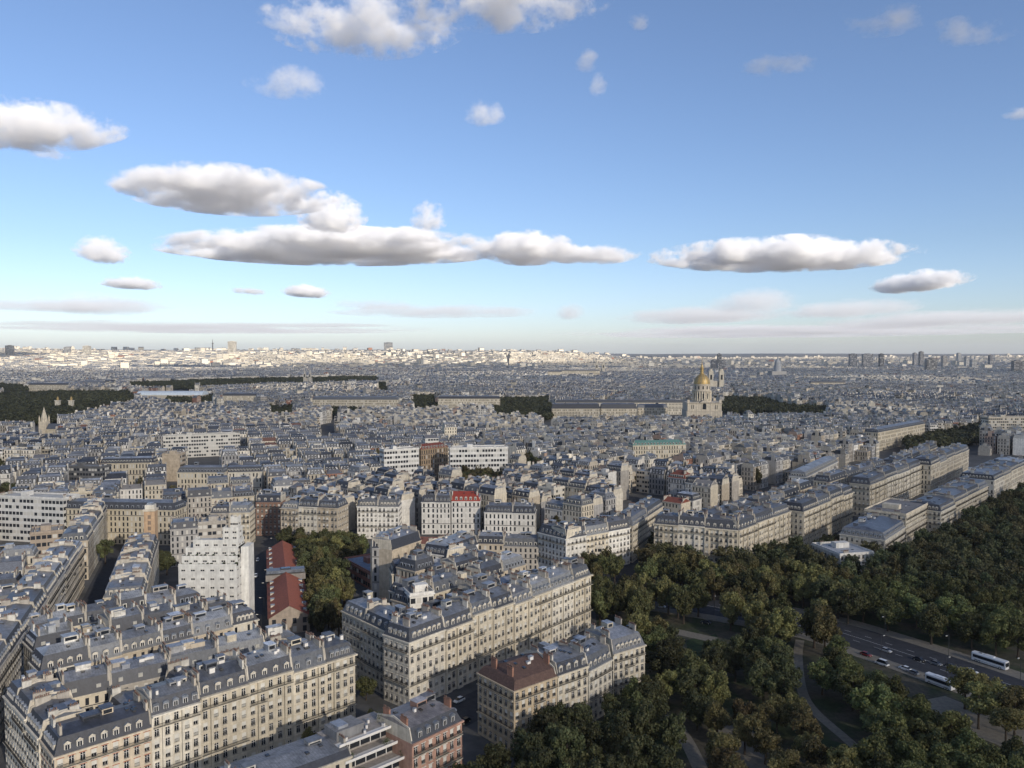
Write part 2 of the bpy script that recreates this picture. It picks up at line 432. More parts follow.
# ---------------------------------------------------------------- building kit
STONES = [('cream', (.50, .445, .345)), ('pale cream', (.56, .515, .425)), ('buff', (.42, .36, .275)), ('grey-beige', (.36, .33, .285)), ('off-white', (.60, .575, .52)), ('grey', (.32, .31, .295))]
ZINC = [(.16, .172, .192), (.23, .24, .26), (.13, .14, .158), (.29, .30, .31), (.18, .184, .19), (.09, .097, .112)]
SLATE = [(.034, .037, .046), (.05, .053, .062)]
WM = [M['wall'], M['wallw'], M['zinc'], M['slate'], M['tile'], M['stucco'], M['mans'], M['band'], M['glass'], M['iron'], M['white'], M['blind'], M['pot'], M['dark'], M['awning']]
S_WALL, S_WW, S_ZINC, S_SLATE, S_TILE, S_STUC, S_MANS, S_BAND, S_GLASS, S_IRON, S_WHITE, S_BLIND, S_POT, S_DARK, S_AWN = range(15)

# shared part meshes -------------------------------------------------
def window_mesh(kind):
    b = MB(); w, h = .62, 2.15
    b.face([(-w, .20, 0), (w, .20, 0), (w, .20, h), (-w, .20, h)], S_GLASS)
    for x0, x1, z0, z1 in ((-w, -w + .09, 0, h), (w - .09, w, 0, h), (-.06, .06, 0, h), (-w, w, h - .1, h), (-w, w, 0, .1), (-w, w, h * .68, h * .68 + .07)):
        b.box(x0, x1, .13, .195, z0, z1, S_WHITE)
    if kind == 1: b.box(-w, w, .10, .16, h * .45, h, S_BLIND)
    if kind == 2: b.box(-w, w, .08, .14, .05, h, S_BLIND)
    if kind == 3:
        for s in (-1, 1): b.box(min(s * w * .55, s * w), max(s * w * .55, s * w), .205, .23, .1, h - .1, S_BLIND)
    # guard rail
    b.box(-w, w, -.06, -.02, .85, .91, S_IRON); b.box(-w, w, -.06, -.02, .08, .13, S_IRON)
    for k in range(7): b.box(-w + k * w / 3 - .02, -w + k * w / 3 + .02, -.055, -.025, .1, .88, S_IRON)
    b.box(-w - .12, w + .12, -.12, .1, -.14, -.003, S_WALL, (.45, .41, .33), True)
    return b.mesh('window', WM)
WIN = [window_mesh(k) for k in range(4)]
def pickwin(r):
    q = r.random(); return WIN[0 if q < .34 else 1 if q < .54 else 2 if q < .72 else 3]
def dormer_mesh(kind):
    b = MB(); w = .75; h = 2.0; cream = (.5, .46, .38)
    # y from 0 (front) to 1.7
    b.box(-w, w, 0, 1.9, 0, h, S_STUC, cream) if kind != 2 else b.box(-w, w, 0, 1.9, 0, h, S_ZINC, (.2, .22, .25))
    b.face([(-w + .22, -.02, .3), (w - .22, -.02, .3), (w - .22, -.02, h - .25), (-w + .22, -.02, h - .25)], S_GLASS)
    for x0, x1, z0, z1 in ((-w + .16, -w + .26, .25, h - .2), (w - .26, w - .16, .25, h - .2), (-.05, .05, .25, h - .2), (-w + .16, w - .16, h - .3, h - .2)):
        b.box(x0, x1, -.06, -.025, z0, z1, S_WHITE)
    if kind == 0:
        t = [(-w - .15, h), (w + .15, h), (0, h + .65)]
        b.face([(x, -.12, z) for x, z in t], S_STUC, None, cream)
        b.face([(-w - .15, -.12, h), (0, -.12, h + .65), (0, 2.1, h + .65), (-w - .15, 2.1, h)], S_ZINC, None, (.2, .22, .25))
        b.face([(0, -.12, h + .65), (w + .15, -.12, h), (w + .15, 2.1, h), (0, 2.1, h + .65)], S_ZINC, None, (.2, .22, .25))
    else:
        n = 7; pts = [((w + .12) * math.cos(math.pi * k / n), h - .02 + .6 * math.sin(math.pi * k / n)) for k in range(n + 1)]
        b.face([(x, -.1, z) for x, z in pts], S_STUC if kind == 1 else S_ZINC, None, cream if kind == 1 else (.17, .19, .22))
        for (x0, z0), (x1, z1) in zip(pts, pts[1:]):
            b.face([(x0, -.1, z0), (x1, -.1, z1), (x1, 2.0, z1), (x0, 2.0, z0)], S_ZINC, None, (.2, .22, .25))
    return b.mesh('dormer', WM)
DORM = [dormer_mesh(k) for k in range(3)]
def chimney_mesh(L, col, seed):
    r = random.Random(seed); b = MB()
    b.box(-.28, .28, 0, L, -3.2, 1.0, S_STUC, col); b.box(-.36, .36, -.1, L + .1, 1.0, 1.16, S_STUC, tuple(c * .8 for c in col))
    y = .3
    while y < L - .15:
        hh = r.uniform(.45, .95)
        b.box(-.13, .13, y - .13, y + .13, 1.16, 1.16 + hh * .8, S_POT); y += r.uniform(.42, .6)
    return b.mesh('chimney', WM)
CHIM = [chimney_mesh(L, c, i) for i, (L, c) in enumerate([(1.9, (.40, .36, .30)), (3.0, (.33, .30, .26)), (2.3, (.48, .46, .41)), (3.8, (.36, .33, .28)), (2.4, (.30, .16, .11))])]
def skylight_mesh():
    b = MB(); b.box(-.45, .45, -.6, .6, -.3, .12, S_DARK); b.face([(-.38, -.53, .13), (.38, -.53, .13), (.38, .53, .13), (-.38, .53, .13)], S_GLASS)
    return b.mesh('skylight', WM)
def vent_mesh():
    b = MB(); b.box(-.5, .5, -.4, .4, -.6, .9, S_WHITE); b.box(-.6, .6, -.5, .5, .9, 1.0, S_ZINC, (.3, .3, .3)); return b.mesh('roof_vent', WM)
SKY_M, VENT_M = skylight_mesh(), vent_mesh()

HOOD = [None]
def facade(mb, root, o, d, L, zs, zt, nfl, nb, r, wins, tint, off=0.0, trim=True, gf=4.0):
    """a real wall with window openings cut in it. o: start corner (local x, y), d: unit direction, outward = (dy, -dx)"""
    nx, ny = d[1], -d[0]
    def pt(s, z, q=0.0): return (o[0] + d[0] * s + nx * (q + off), o[1] + d[1] * s + ny * (q + off), z)
    def quad(s0, s1, z0, z1, q=0.0, m=S_WALL, c=None):
        if s1 - s0 > 1e-4 and z1 - z0 > 1e-4: mb.face([pt(s0, z0, q), pt(s1, z0, q), pt(s1, z1, q), pt(s0, z1, q)], m, None, c)
    fh = (zt - zs - gf) / (nfl - 1)
    z = zs; bw = L / nb; ww, wh = .62, 2.15
    for k in range(nfl):
        h = gf if k == 0 else fh
        zb = z + (.9 if k == 0 else .45); zh = min(zb + wh, z + h - .25)
        quad(0, L, z, zb); quad(0, L, zh, z + h)
        s = 0.0
        for i in range(nb):
            c = bw * (i + .5)
            quad(s, c - ww, zb, zh); s = c + ww
            a0, a1 = c - ww, c + ww
            for (sa, sb) in ((a0, a0), (a1, a1)):
                mb.face([pt(sa, zb), pt(sa, zb, -.25), pt(sa, zh, -.25), pt(sa, zh)], S_WALL)
            mb.face([pt(a0, zh), pt(a1, zh), pt(a1, zh, -.25), pt(a0, zh, -.25)], S_WALL)
            mb.face([pt(a0, zb), pt(a0, zb, -.25), pt(a1, zb, -.25), pt(a1, zb)], S_WALL)
            p = pt(c, zb)
            w = put('window', pickwin(r), root, p, math.atan2(d[1], d[0]), (1, 1, (zh - zb) / 2.15))
            wins.append(w)
            if trim and k > 0:   # keystone and hood
                a = [pt(c - .85, zh + .06, .003), pt(c + .85, zh + .06, .003), pt(c + .85, zh + .06, .16), pt(c - .85, zh + .06, .16)]
                b_ = [(x, y, zz + .16) for x, y, zz in a]
                lc = HOOD[0] or tuple(min(1, q * 1.12) for q in tint)
                mb.face([a[3], a[2], b_[2], b_[3]], S_WALL, None, lc); mb.face(b_, S_WALL, None, lc)
                mb.face([a[0], a[3], b_[3], b_[0]], S_WALL, None, lc); mb.face([a[2], a[1], b_[1], b_[2]], S_WALL, None, lc)
        quad(s, L, zb, zh)
        z += h
        if trim and k < nfl - 1: band(mb, pt, 0, L, z - .12, .2, .14, tint)
    return fh
def band(mb, pt, s0, s1, z, h, q, tint, m=S_WALL, k=1.1):
    c = tuple(min(1, t * k) for t in tint)
    P0 = [pt(s0, z, .002), pt(s1, z, .002), pt(s1, z, q), pt(s0, z, q)]
    P1 = [(x, y, zz + h) for x, y, zz in P0]
    mb.face([P0[3], P0[2], P1[2], P1[3]], m, None, c); mb.face(P1, m, None, c); mb.face(P0[::-1], m, None, c)
    mb.face([P0[0], P0[3], P1[3], P1[0]], m, None, c); mb.face([P0[2], P0[1], P1[1], P1[2]], m, None, c)
def balcony(root, o, d, s0, s1, z, off=0.0):
    nx, ny = d[1], -d[0]
    b = MB()
    def pt(s, z, q=0.0): return (o[0] + d[0] * s + nx * (q + off), o[1] + d[1] * s + ny * (q + off), z)
    band(b, pt, s0, s1, z - .18, .18, .75, (.45, .41, .33), S_WALL, 1)
    def bar(a0, a1, q0, q1, z0, z1, m=S_IRON):
        a = [pt(a0, z0, q1), pt(a1, z0, q1), pt(a1, z0, q0), pt(a0, z0, q0)]; c = [(x, y, z1) for x, y, _ in a]
        for i in range(4): b.face([a[i], a[(i + 1) % 4], c[(i + 1) % 4], c[i]], m)
        b.face(c, m)
    bar(s0, s1, .66, .72, z + .88, z + .95); bar(s0, s1, .66, .72, z + .1, z + .15)
    n = int((s1 - s0) / .28)
    for i in range(n + 1):
        s = s0 + (s1 - s0 - .06) * i / n; bar(s, s + .06, .67, .71, z, z + .9)
    return b.build('balcony', WM, root)

def houseroof(mb, L, D, zc, ins, mh, rh, lowm, lowc, topm, topc, mansw, flip=False):
    """mansard: steep lower slopes, shallow top. ins: inset on front, back, start side, end side (0 = party wall)"""
    f, bk, l, r_ = ins
    x0, x1 = -L / 2, L / 2
    lo = [(x0, 0), (x1, 0), (x1, D), (x0, D)]
    up = [(x0 + l, f), (x1 - r_, f), (x1 - r_, D - bk), (x0 + l, D - bk)]
    zm = zc + mh
    for k, (i, j) in enumerate(((0, 1), (1, 2), (2, 3), (3, 0))):
        exposed = (f, r_, bk, l)[k] > 0
        a, b, c, d = lo[i], lo[j], up[j], up[i]
        ln = math.hypot(b[0] - a[0], b[1] - a[1]); nb = max(1, round(ln / 2.7))
        m = (S_MANS if mansw else lowm) if exposed else S_STUC
        col = lowc if exposed else (.5, .45, .36)
        uv = [(0, 7.001), (nb, 7.001), (nb, 7.98), (0, 7.98)] if (exposed and mansw) else None
        if mh > .01: mb.face([(*a, zc), (*b, zc), (*c, zm), (*d, zm)], m, uv, col)
    ym = (up[0][1] + up[3][1]) / 2
    rl = min(3.0, (up[1][0] - up[0][0]) * .35) if l > 0 else 0; rr = min(3.0, (up[1][0] - up[0][0]) * .35) if r_ > 0 else 0
    ra, rb = (up[0][0] + rl, ym, zm + rh), (up[1][0] - rr, ym, zm + rh)
    A, B_, C, Dd = [(*p, zm) for p in up]
    u = lambda q: (q[0], q[1])
    mb.face([A, B_, rb, ra], topm, [u(A), u(B_), u(rb), u(ra)], topc); mb.face([C, Dd, ra, rb], topm, [u(C), u(Dd), u(ra), u(rb)], topc)
    mb.face([B_, C, rb], topm if rr else S_STUC, None, topc); mb.face([Dd, A, ra], topm if rl else S_STUC, None, topc)
    return zm, ym

ALLB = []      # footprints: x, y, r
def occupy(cx, cyy, L, D, th):
    n = max(1, int(round(L / 9))); m = max(1, int(round(D / 9)))
    for i in range(n):
        for j in range(m):
            a = (i + .5) / n * L - L / 2; b = (j + .5) / m * D
            ALLB.append((cx + a * math.cos(th) - b * math.sin(th), cyy + a * math.sin(th) + b * math.cos(th), max(L / n, D / m) * .5))
NB = [0]
def house(P0, P1, D, zc, nfl, lvl, label, cat='building', group=None, expo='F', roof='mansard', stone=None, roofcol=None, seed=None, name='apartment_building',
          zs=0.0, bay=2.6, projecting=True, brick=False, mh=None, dormers=True, chim=True, awn=False, hood=None):
    """lvl 2: every opening cut; lvl 1: windows as surface pattern. expo: letters of the walls that face open air (F L R)"""
    HOOD[0] = hood; NB[0] += 1; r = random.Random(seed if seed is not None else NB[0] * 31 + 5)
    dx, dy = P1[0] - P0[0], P1[1] - P0[1]; L = math.hypot(dx, dy); th = math.atan2(dy, dx)
    cx, cyy = (P0[0] + P1[0]) / 2, (P0[1] + P1[1]) / 2
    occupy(cx, cyy, L, D, th)
    root = empty(name, (cx, cyy, zs), th); tag(root, label, cat, group)
    zc = zc - zs
    tint = stone if stone else r.choice(STONES)[1]
    k = r.uniform(.9, 1.1); tint = tuple(c * k for c in tint)
    x0, x1 = -L / 2, L / 2
    w = MB(); w.col = tint; wins = []
    nb = max(2, round(L / bay)); nd = max(2, round(D / bay))
    def wallquad(a, b, m, n, lo=0.0, hi=None, v0=0, v1=nfl):
        hi = zc if hi is None else hi
        w.face([(a[0], a[1], lo), (b[0], b[1], lo), (b[0], b[1], hi), (a[0], a[1], hi)], m, [(0, v0 + .001), (n, v0 + .001), (n, v1 - .001), (0, v1 - .001)] if m in (S_WW, S_BAND) else None)
    pm = S_BAND if roof == 'flat' and lvl == 1 else S_WW
    sides = [('F', (x0, 0), (x1, 0), nb), ('R', (x1, 0), (x1, D), nd), ('L', (x0, D), (x0, 0), nd)]
    for s, a, b, n in sides:
        ln = math.hypot(b[0] - a[0], b[1] - a[1]); d = ((b[0] - a[0]) / ln, (b[1] - a[1]) / ln)
        if s in expo and lvl == 2:
            if s == 'F' and projecting and n >= 4:
                # shallow projecting bays, one or two window axes wide
                bw = ln / n; off = .6; fl_ = [0] * n; i_ = r.choice([0, 1, 1]); wd_ = r.choice([1, 1, 2])
                while i_ < n:
                    for q in range(i_, min(n, i_ + wd_)): fl_[q] = 1
                    i_ += wd_ + r.choice([1, 2, 2, 3])
                seg = []; st_ = 0
                for q in range(1, n + 1):
                    if q == n or fl_[q] != fl_[st_]: seg.append((st_ * bw, q * bw, off if fl_[st_] else 0.0)); st_ = q
                for s0, s1, of in seg:
                    facade(w, root, (a[0] + d[0] * s0, a[1] + d[1] * s0), d, s1 - s0, 0, zc, nfl, max(1, round((s1 - s0) / bw)), r, wins, tint, of)
                    if of:
                        nx, ny = d[1], -d[0]
                        for q_ in (s0, s1):
                            p = (a[0] + d[0] * q_, a[1] + d[1] * q_); pq = (p[0] + nx * of, p[1] + ny * of)
                            w.face([(*p, 0), (*pq, 0), (*pq, zc), (*p, zc)], S_WALL)
                        w.face([(a[0] + d[0] * s0, a[1] + d[1] * s0, zc), (a[0] + d[0] * s1, a[1] + d[1] * s1, zc), (a[0] + d[0] * s1 + nx * of, a[1] + d[1] * s1 + ny * of, zc), (a[0] + d[0] * s0 + nx * of, a[1] + d[1] * s0 + ny * of, zc)], S_WALL)
            else: facade(w, root, a, d, ln, 0, zc, nfl, n, r, wins, tint)
            fh = (zc - 4.0) / (nfl - 1)
            if s == 'F' or r.random() < .7:
                for fl in (2, nfl - 1):
                    if r.random() < .85: balcony(root, a, d, .3, ln - .3, 4.0 + fh * (fl - 1) + .3, .57 if (s == 'F' and projecting and n >= 4) else 0)
                if r.random() < .6 and s == 'F':
                    i = r.randrange(max(1, n - 1)); balcony(root, a, d, ln / n * i + .3, ln / n * (i + 2) - .3, 4.0 + fh * (nfl - 3) + .3, .57 if (projecting and n >= 4) else 0)
            if awn and s == 'F':
                q = MB(); c = ln * .55; q.face([(a[0] + c - 1.2, -.6, 11.2), (a[0] + c + 1.2, -.6, 11.2), (a[0] + c + 1.2, -1.9, 10.2), (a[0] + c - 1.2, -1.9, 10.2)], S_AWN)
                q.face([(a[0] + c - 1.2, -1.9, 10.2), (a[0] + c + 1.2, -1.9, 10.2), (a[0] + c + 1.2, -1.9, 9.8), (a[0] + c - 1.2, -1.9, 9.8)], S_AWN); q.build('awning', WM, root)
        else:
            wallquad(a, b, pm if s in expo else S_STUC, n)
    wallquad((x1, D), (x0, D), pm, nb)
    # cornice gutter
    e = .45 + (.5 if (lvl == 2 and projecting and nb >= 4) else 0); ct = tuple(min(1, c * 1.05) for c in tint)
    xa = x0 - (.4 if 'L' in expo else -.02); xb = x1 + (.4 if 'R' in expo else -.02)
    w.box(xa, xb, -e, D + .3, zc + .002, zc + .45, S_WALL, ct, True)
    zz = zc + .45
    w.build('wall', WM, root)
    # roof
    rb = MB()
    zi = r.choice(ZINC); kz = r.uniform(.85, 1.2); topc = tuple(c * kz for c in (roofcol or zi)); sl_ = r.choice(SLATE) if r.random() < .6 else tuple(c * .55 for c in zi)
    if roof == 'mansard':
        H = mh or r.uniform(3.3, 4.4); rh = r.uniform(.6, 1.6); ins = (1.5, 1.4, 1.4 if 'L' in expo else 0, 1.4 if 'R' in expo else 0)
        zm, ym = houseroof(rb, L, D, zz, ins, H, rh, S_SLATE, sl_, S_ZINC, topc, False)
    elif roof == 'tile':
        H = mh if mh is not None else 0.0; rh = 2.6; ins = (.01, .01, .01 if 'L' in expo else 0, .01 if 'R' in expo else 0)
        if H: ins = (1.3, 1.3, 1.3 if 'L' in expo else 0, 1.3 if 'R' in expo else 0)
        tc = roofcol or (.17, .075, .055)
        zm, ym = houseroof(rb, L, D, zz, ins, H, rh, S_TILE, tc, S_TILE, tc, False)
    else:
        H = rh = 0; zm, ym = zz, D / 2
        fc = roofcol or r.choice([(.3, .29, .27), (.2, .2, .2), (.42, .41, .38)])
        rb.face([(x0, 0, zz + .01), (x1, 0, zz + .01), (x1, D, zz + .01), (x0, D, zz + .01)], S_STUC, None, fc)
        for a in ((x0, x1, -.1, .15), (x0, x1, D - .15, D + .1)): rb.box(*a, zz + .012, zz + .9, S_WALL, tint)
        for a in ((x0 - .1, x0 + .15, .15, D - .15), (x1 - .15, x1 + .1, .15, D - .15)): rb.box(*a, zz + .012, zz + .9, S_WALL, tint)
        rb.box(x0 + L * .3, x0 + L * .3 + r.uniform(3, 6), D * .35, D * .75, zz + .012, zz + 2.8, S_WALL, tint)
    # dormers
    if roof != 'flat' and H > 1 and dormers:
        kind = r.randrange(3)
        for s, a, b, n in sides:
            if s not in expo: continue
            ln = math.hypot(b[0] - a[0], b[1] - a[1]); d = ((b[0] - a[0]) / ln, (b[1] - a[1]) / ln); nx, ny = d[1], -d[0]
            n2 = n if r.random() < .6 else max(2, round(n * .75))
            for i in range(n2):
                c = ln * (i + .5) / n2
                if 'L' in expo or 'R' in expo: c = 1.6 + (ln - 3.2) * (i + .5) / n2
                p = (a[0] + d[0] * c - nx * .35, a[1] + d[1] * c - ny * .35)
                if lvl == 2 or lvl == 1.5:
                    put('dormer', DORM[kind], root, (p[0], p[1], zz + .25), math.atan2(d[1], d[0]))
                else:
                    q = MB(); t = math.atan2(d[1], d[0]); ct_, st = math.cos(t), math.sin(t)
                    def T(x, y, z): return (p[0] + x * ct_ - y * st, p[1] + x * st + y * ct_, zz + .3 + z)
                    wd, hh = .7, 2.1; A_ = [T(-wd, 0, 0), T(wd, 0, 0), T(wd, 0, hh), T(-wd, 0, hh)]; B2 = [T(-wd, 1.5, 0), T(wd, 1.5, 0), T(wd, 1.5, hh), T(-wd, 1.5, hh)]
                    dc = (.5, .48, .42) if kind < 2 else (.25, .27, .3)
                    rb.face(A_, S_STUC, None, dc); rb.face([A_[1], B2[1], B2[2], A_[2]], S_STUC, None, dc); rb.face([B2[0], A_[0], A_[3], B2[3]], S_STUC, None, dc); rb.face([A_[3], A_[2], B2[2], B2[3]], S_ZINC, None, topc)
                    rb.face([T(-.42, -.03, .3), T(.42, -.03, .3), T(.42, -.03, 1.8), T(-.42, -.03, 1.8)], S_GLASS)
        # the courtyard slope carries a few too
        if lvl != 2:
            for i in range(max(1, nb // 2)):
                c = x0 + L * (i + .5) / max(1, nb // 2); y = D - .4
                rb.box(c - .6, c + .6, y - 1.6, y, zz + .3, zz + 2.2, S_STUC, (.4, .39, .35))
    # party walls with chimney stacks
    if chim:
        for s, sx in (('L', x0), ('R', x1)):
            if s in expo and roof == 'mansard' and r.random() < .5: continue
            ex = s in expo
            if not ex and roof != 'flat':
                X0, X1 = (sx + .02, sx + .36) if s == 'L' else (sx - .36, sx - .02)
                prof = [(.1, zz), (1.15, zm + .35), (ym, zm + rh + .55), (D - 1.1, zm + .35), (D - .1, zz)] if H > 1 else [(.1, zz), (ym, zm + rh + .5), (D - .1, zz)]
                kp = r.uniform(.7, 1.1); pc = tuple(c * kp for c in (.46, .42, .35))
                for (ya, za), (yb, zb) in zip(prof, prof[1:]):
                    rb.face([(X0, ya, za), (X1, ya, za), (X1, yb, zb), (X0, yb, zb)], S_STUC, None, pc)
                for X in (X0, X1): rb.face([(X, y, z) for y, z in prof], S_STUC, None, pc)
            for q in range(r.choice([1, 2, 2])):
                c = r.choice(CHIM[:4]) if not brick else CHIM[4]
                y = D * (.15 + .45 * q) + r.uniform(0, .6)
                put('chimney', c, root, (sx + (.5 if s == 'L' else -.5) + (1.6 * (1 if s == 'L' else -1) if ex else 0), y, zm + rh * .6 + r.uniform(.2, .7)))
    # attic rooms and lift heads on the flat part
    if lvl >= 1 and roof == 'mansard' and D > 9 and L > 8:
        for q in range(r.choice([0, 1, 1, 2]) + (1 if lvl > 1 else 0)):
            x = r.uniform(x0 + 2.5, x1 - 4.5); wd = r.uniform(1.8, 4.5); y = r.uniform(ym - 1.5, D - 4.5); dp = r.uniform(1.8, 3.2); zt = zm + rh + r.uniform(.3, 1.7)
            q_ = MB(); q_.box(x, x + wd, y, y + dp, zz + .5, zt, r.choice([S_WALL, S_ZINC, S_STUC]), r.choice([tint, topc, (.55, .53, .48), (.3, .3, .3)])); kq = r.uniform(.7, 1.9)
            q_.box(x - .15, x + wd + .15, y - .15, y + dp + .15, zt + .01, zt + .16, S_ZINC, tuple(c * kq for c in topc)); q_.face([(x + .3, y - .02, zt - 1.3), (x + wd - .3, y - .02, zt - 1.3), (x + wd - .3, y - .02, zt - .3), (x + .3, y - .02, zt - .3)], S_GLASS)
            q_.build('attic_room', WM, root)
    # small roof things
    for q in range(r.randrange(1, 4) if lvl < 1.5 else r.randrange(4, 9)):
        x = r.uniform(x0 + 2, x1 - 2); t = r.random()
        y = ym * r.uniform(.5, .85) if r.random() < .6 else ym + (D - ym) * r.uniform(.15, .5)
        zr = zm + rh * (1 - abs(y - ym) / (ym if y < ym else D - ym)) * .95 if roof != 'flat' else zm
        if t < .6: put('skylight', SKY_M, root, (x, y, zr + .1))
        elif t < .8: put('roof_vent', VENT_M, root, (x, y, zr), None, (r.uniform(.6, 1.6), r.uniform(.6, 1.4), r.uniform(.6, 1.3)))
    rb.build('roof', WM, root)
    return root
ORD = 'first second third fourth fifth sixth seventh eighth ninth tenth eleventh twelfth thirteenth fourteenth fifteenth sixteenth seventeenth eighteenth nineteenth twentieth'.split()
def rown(P0, P1, n, lvl, phrase, D=12.5, zc=(20.5, 22.5), nfl=6, ends='LR', seed=1, frm='near', roof='mansard', stones=None, group=None, **kw):
    """a terrace of n buildings from P0 to P1 (as seen from outside: start, end); frm: at which of them the count in the labels begins"""
    r = random.Random(seed); ws = [r.uniform(.8, 1.2) for _ in range(n)]; t = sum(ws); a = 0
    out = []
    for i in range(n):
        b = a + ws[i] / t
        p = (P0[0] + (P1[0] - P0[0]) * a, P0[1] + (P1[1] - P0[1]) * a); q = (P0[0] + (P1[0] - P0[0]) * b, P0[1] + (P1[1] - P0[1]) * b)
        ex = 'F' + ('L' if i == 0 and 'L' in ends else '') + ('R' if i == n - 1 and 'R' in ends else '')
        sn, sc = r.choice(stones or STONES[:4])
        k = i if frm == 'near' else n - 1 - i
        lab = '%s house, %s from near end of %s' % (sn, ORD[k], phrase) if n > 1 else '%s %s' % (sn, phrase)
        kk = dict(kw); rf = roof[i % len(roof)] if isinstance(roof, (list, tuple)) else roof
        z = r.uniform(*zc)
        out.append(house(p, q, D, z, nfl, lvl, lab, group=group or 'houses of ' + phrase, expo=ex, roof=rf, stone=sc, seed=seed * 100 + i, **kk))
        a = b
    return out
# ---------------------------------------------------------------- near blocks (all metres, from cornice heights read off the photo)
def add(p, d, s): return (p[0] + d[0] * s, p[1] + d[1] * s)
def dirn(deg): return (math.sin(R(deg)), math.cos(R(deg)))
def lerp(a, b, t): return (a[0] + (b[0] - a[0]) * t, a[1] + (b[1] - a[1]) * t)
CR = [STONES[0], STONES[1], STONES[0]]
A45, B45 = dirn(45), dirn(-45)
# block at the lower left corner
L1a, L1b = P(54, 751, 21), P(355, 656, 22)
pA = lerp(L1a, L1b, .27)
house(L1a, pA, 12.5, 19, 6, 2, 'cream corner house with brick-red window arches and dark slate roof', group='front row of the lowest corner block', expo='FL', stone=(.52, .44, .33), seed=401, projecting=False, hood=(.38, .13, .07), roofcol=(.06, .065, .08))
rown(pA, L1b, 5, 2, 'the pale row above the hedge', D=13, zc=(20.5, 23.5), nfl=7, ends='R', seed=12, stones=CR)
L1l = add(L1a, B45, 46)
rown(L1l, add(L1a, B45, 12.7), 3, 2, 'the shaded row at the lowest corner', D=12, zc=(19, 20.5), nfl=6, ends='L', seed=13, frm='far', projecting=False)
q0 = add(add(L1a, B45, 46), A45, 12.5)
# back row of that block: its yard side is turned to us
q1 = add(add(L1b, B45, 39), A45, -2)
rown(q1, add(q0, A45, .5), 5, 1.5, 'the back row behind the pale row', D=12, zc=(18, 21), ends='L', seed=14, frm='far')
for i, (t, h, ll) in enumerate(((.24, 16, 13), (.42, 19, 12), (.60, 17, 13), (.80, 18.5, 12))):
    a = add(lerp(L1a, L1b, t), B45, 13.2); 
    house(add(a, B45, ll), a, 8.5, h, 5, 1, 'yard wing %s, between the pale row and its back row' % ['with low lead roof', 'taller and grey', 'with blank buff wall', 'nearest the big chimney'][i], group='yard wings', expo='FL'[:1], seed=500 + i, stone=STONES[3][1])
# second terrace, its dormered side to us
L2a, L2b = P(40, 674, 21), P(258, 620, 21)
rown(L2a, L2b, 6, 1.5, 'the long terrace with dark dormers', D=12, zc=(20, 21), ends='LR', seed=15)
L2c = add(L2b, B45, 30); L2d = add(L2a, B45, 30)
rown(L2c, add(L2d, A45, 3), 6, 1.5, 'the next terrace behind the dark dormers', D=12, zc=(18.5, 22), ends='LR', seed=16, frm='far')
L3a, L3b = add(L2a, dirn(-38), 47), add(L2b, B45, 45)
rown(L3a, L3b, 6, 1, 'the jumbled row before the stepped white block', D=12, zc=(17, 22), ends='LR', seed=17)

# street running away at the left: its far side, turned to us
s0 = (-153, 235); dS = dirn(-20.4)
rown(s0, add(s0, dS, 78), 4, 2, 'the steep grey street front', D=13, zc=(20, 21.5), nfl=6, ends='', seed=21, stones=[STONES[3], STONES[5]], projecting=False)
rown(add(s0, dS, 79), add(s0, dS, 172), 5, 2, 'the upper grey street front', D=13, zc=(19.5, 22.5), nfl=6, ends='LR', seed=22, stones=[STONES[3], STONES[5], STONES[2]], projecting=False)
rown(add(s0, dS, 186), add(s0, dS, 300), 6, 1, 'the far grey street front', D=13, zc=(19.5, 22.5), ends='LR', seed=23)
# cream house with gable at the left edge
g0 = P(-12, 600, 22)
house(P(-14, 612, 20), P(30, 604, 20), 14, 20, 6, 2, 'white gabled house cut by the frame beside the grey street front', expo='FR', stone=STONES[4][1], seed=601, projecting=False)

# wedge of roofs between the two streets
e0 = add(s0, (.94, .35), 19)
rown(add(e0, dS, 174), add(e0, dS, 84), 5, 1.5, 'roof wedge between the two streets', D=15, zc=(17.5, 20), ends='LR', seed=24, frm='far')
# stepped white block
Y0 = 338.0
def X(u, y): return (u - CU) / F * y
wb = empty('apartment_tower', ((X(175, Y0) + X(236, Y0)) / 2, Y0, 0), 0); tag(wb, 'stepped white modern block with roof terraces standing above the grey roofs', 'building')
occupy((X(175, Y0) + X(243, Y0)) / 2, Y0, 30, 22, 0)
hw = (X(236, Y0) - X(175, Y0)) / 2; wt = (.56, .55, .51)
b = MB(); b.col = wt
def tier(x0, x1, y0, y1, z0, z1, fl):
    nb = max(2, round((x1 - x0) / 3.9)); nd = max(1, round((y1 - y0) / 3.9))
    for (p, q, n) in (((x0, y0), (x1, y0), nb), ((x1, y0), (x1, y1), nd), ((x1, y1), (x0, y1), nb), ((x0, y1), (x0, y0), nd)):
        b.face([(*p, z0), (*q, z0), (*q, z1), (*p, z1)], S_WALL)
        ln = math.hypot(q[0] - p[0], q[1] - p[1]); d = ((q[0] - p[0]) / ln, (q[1] - p[1]) / ln); nrm = (d[1], -d[0])
        if nrm[1] > .5: continue
        for f in range(fl):
            for i in range(n):
                c = ln * (i + .5) / n; z = z0 + (z1 - z0) * (f + .45) / fl
                pp = (p[0] + d[0] * c + nrm[0] * .02, p[1] + d[1] * c + nrm[1] * .02, z)
                w_ = put('window', WIDE, wb, pp, math.atan2(d[1], d[0]))
    b.face([(x0, y0, z1), (x1, y0, z1), (x1, y1, z1), (x0, y1, z1)], S_STUC, None, (.4, .4, .38))
    for a in ((x0, x1, y0, y0 + .2), (x0, x0 + .2, y0 + .2, y1), (x1 - .2, x1, y0 + .2, y1)): b.box(*a, z1 + .01, z1 + 1.0, S_WALL, wt)
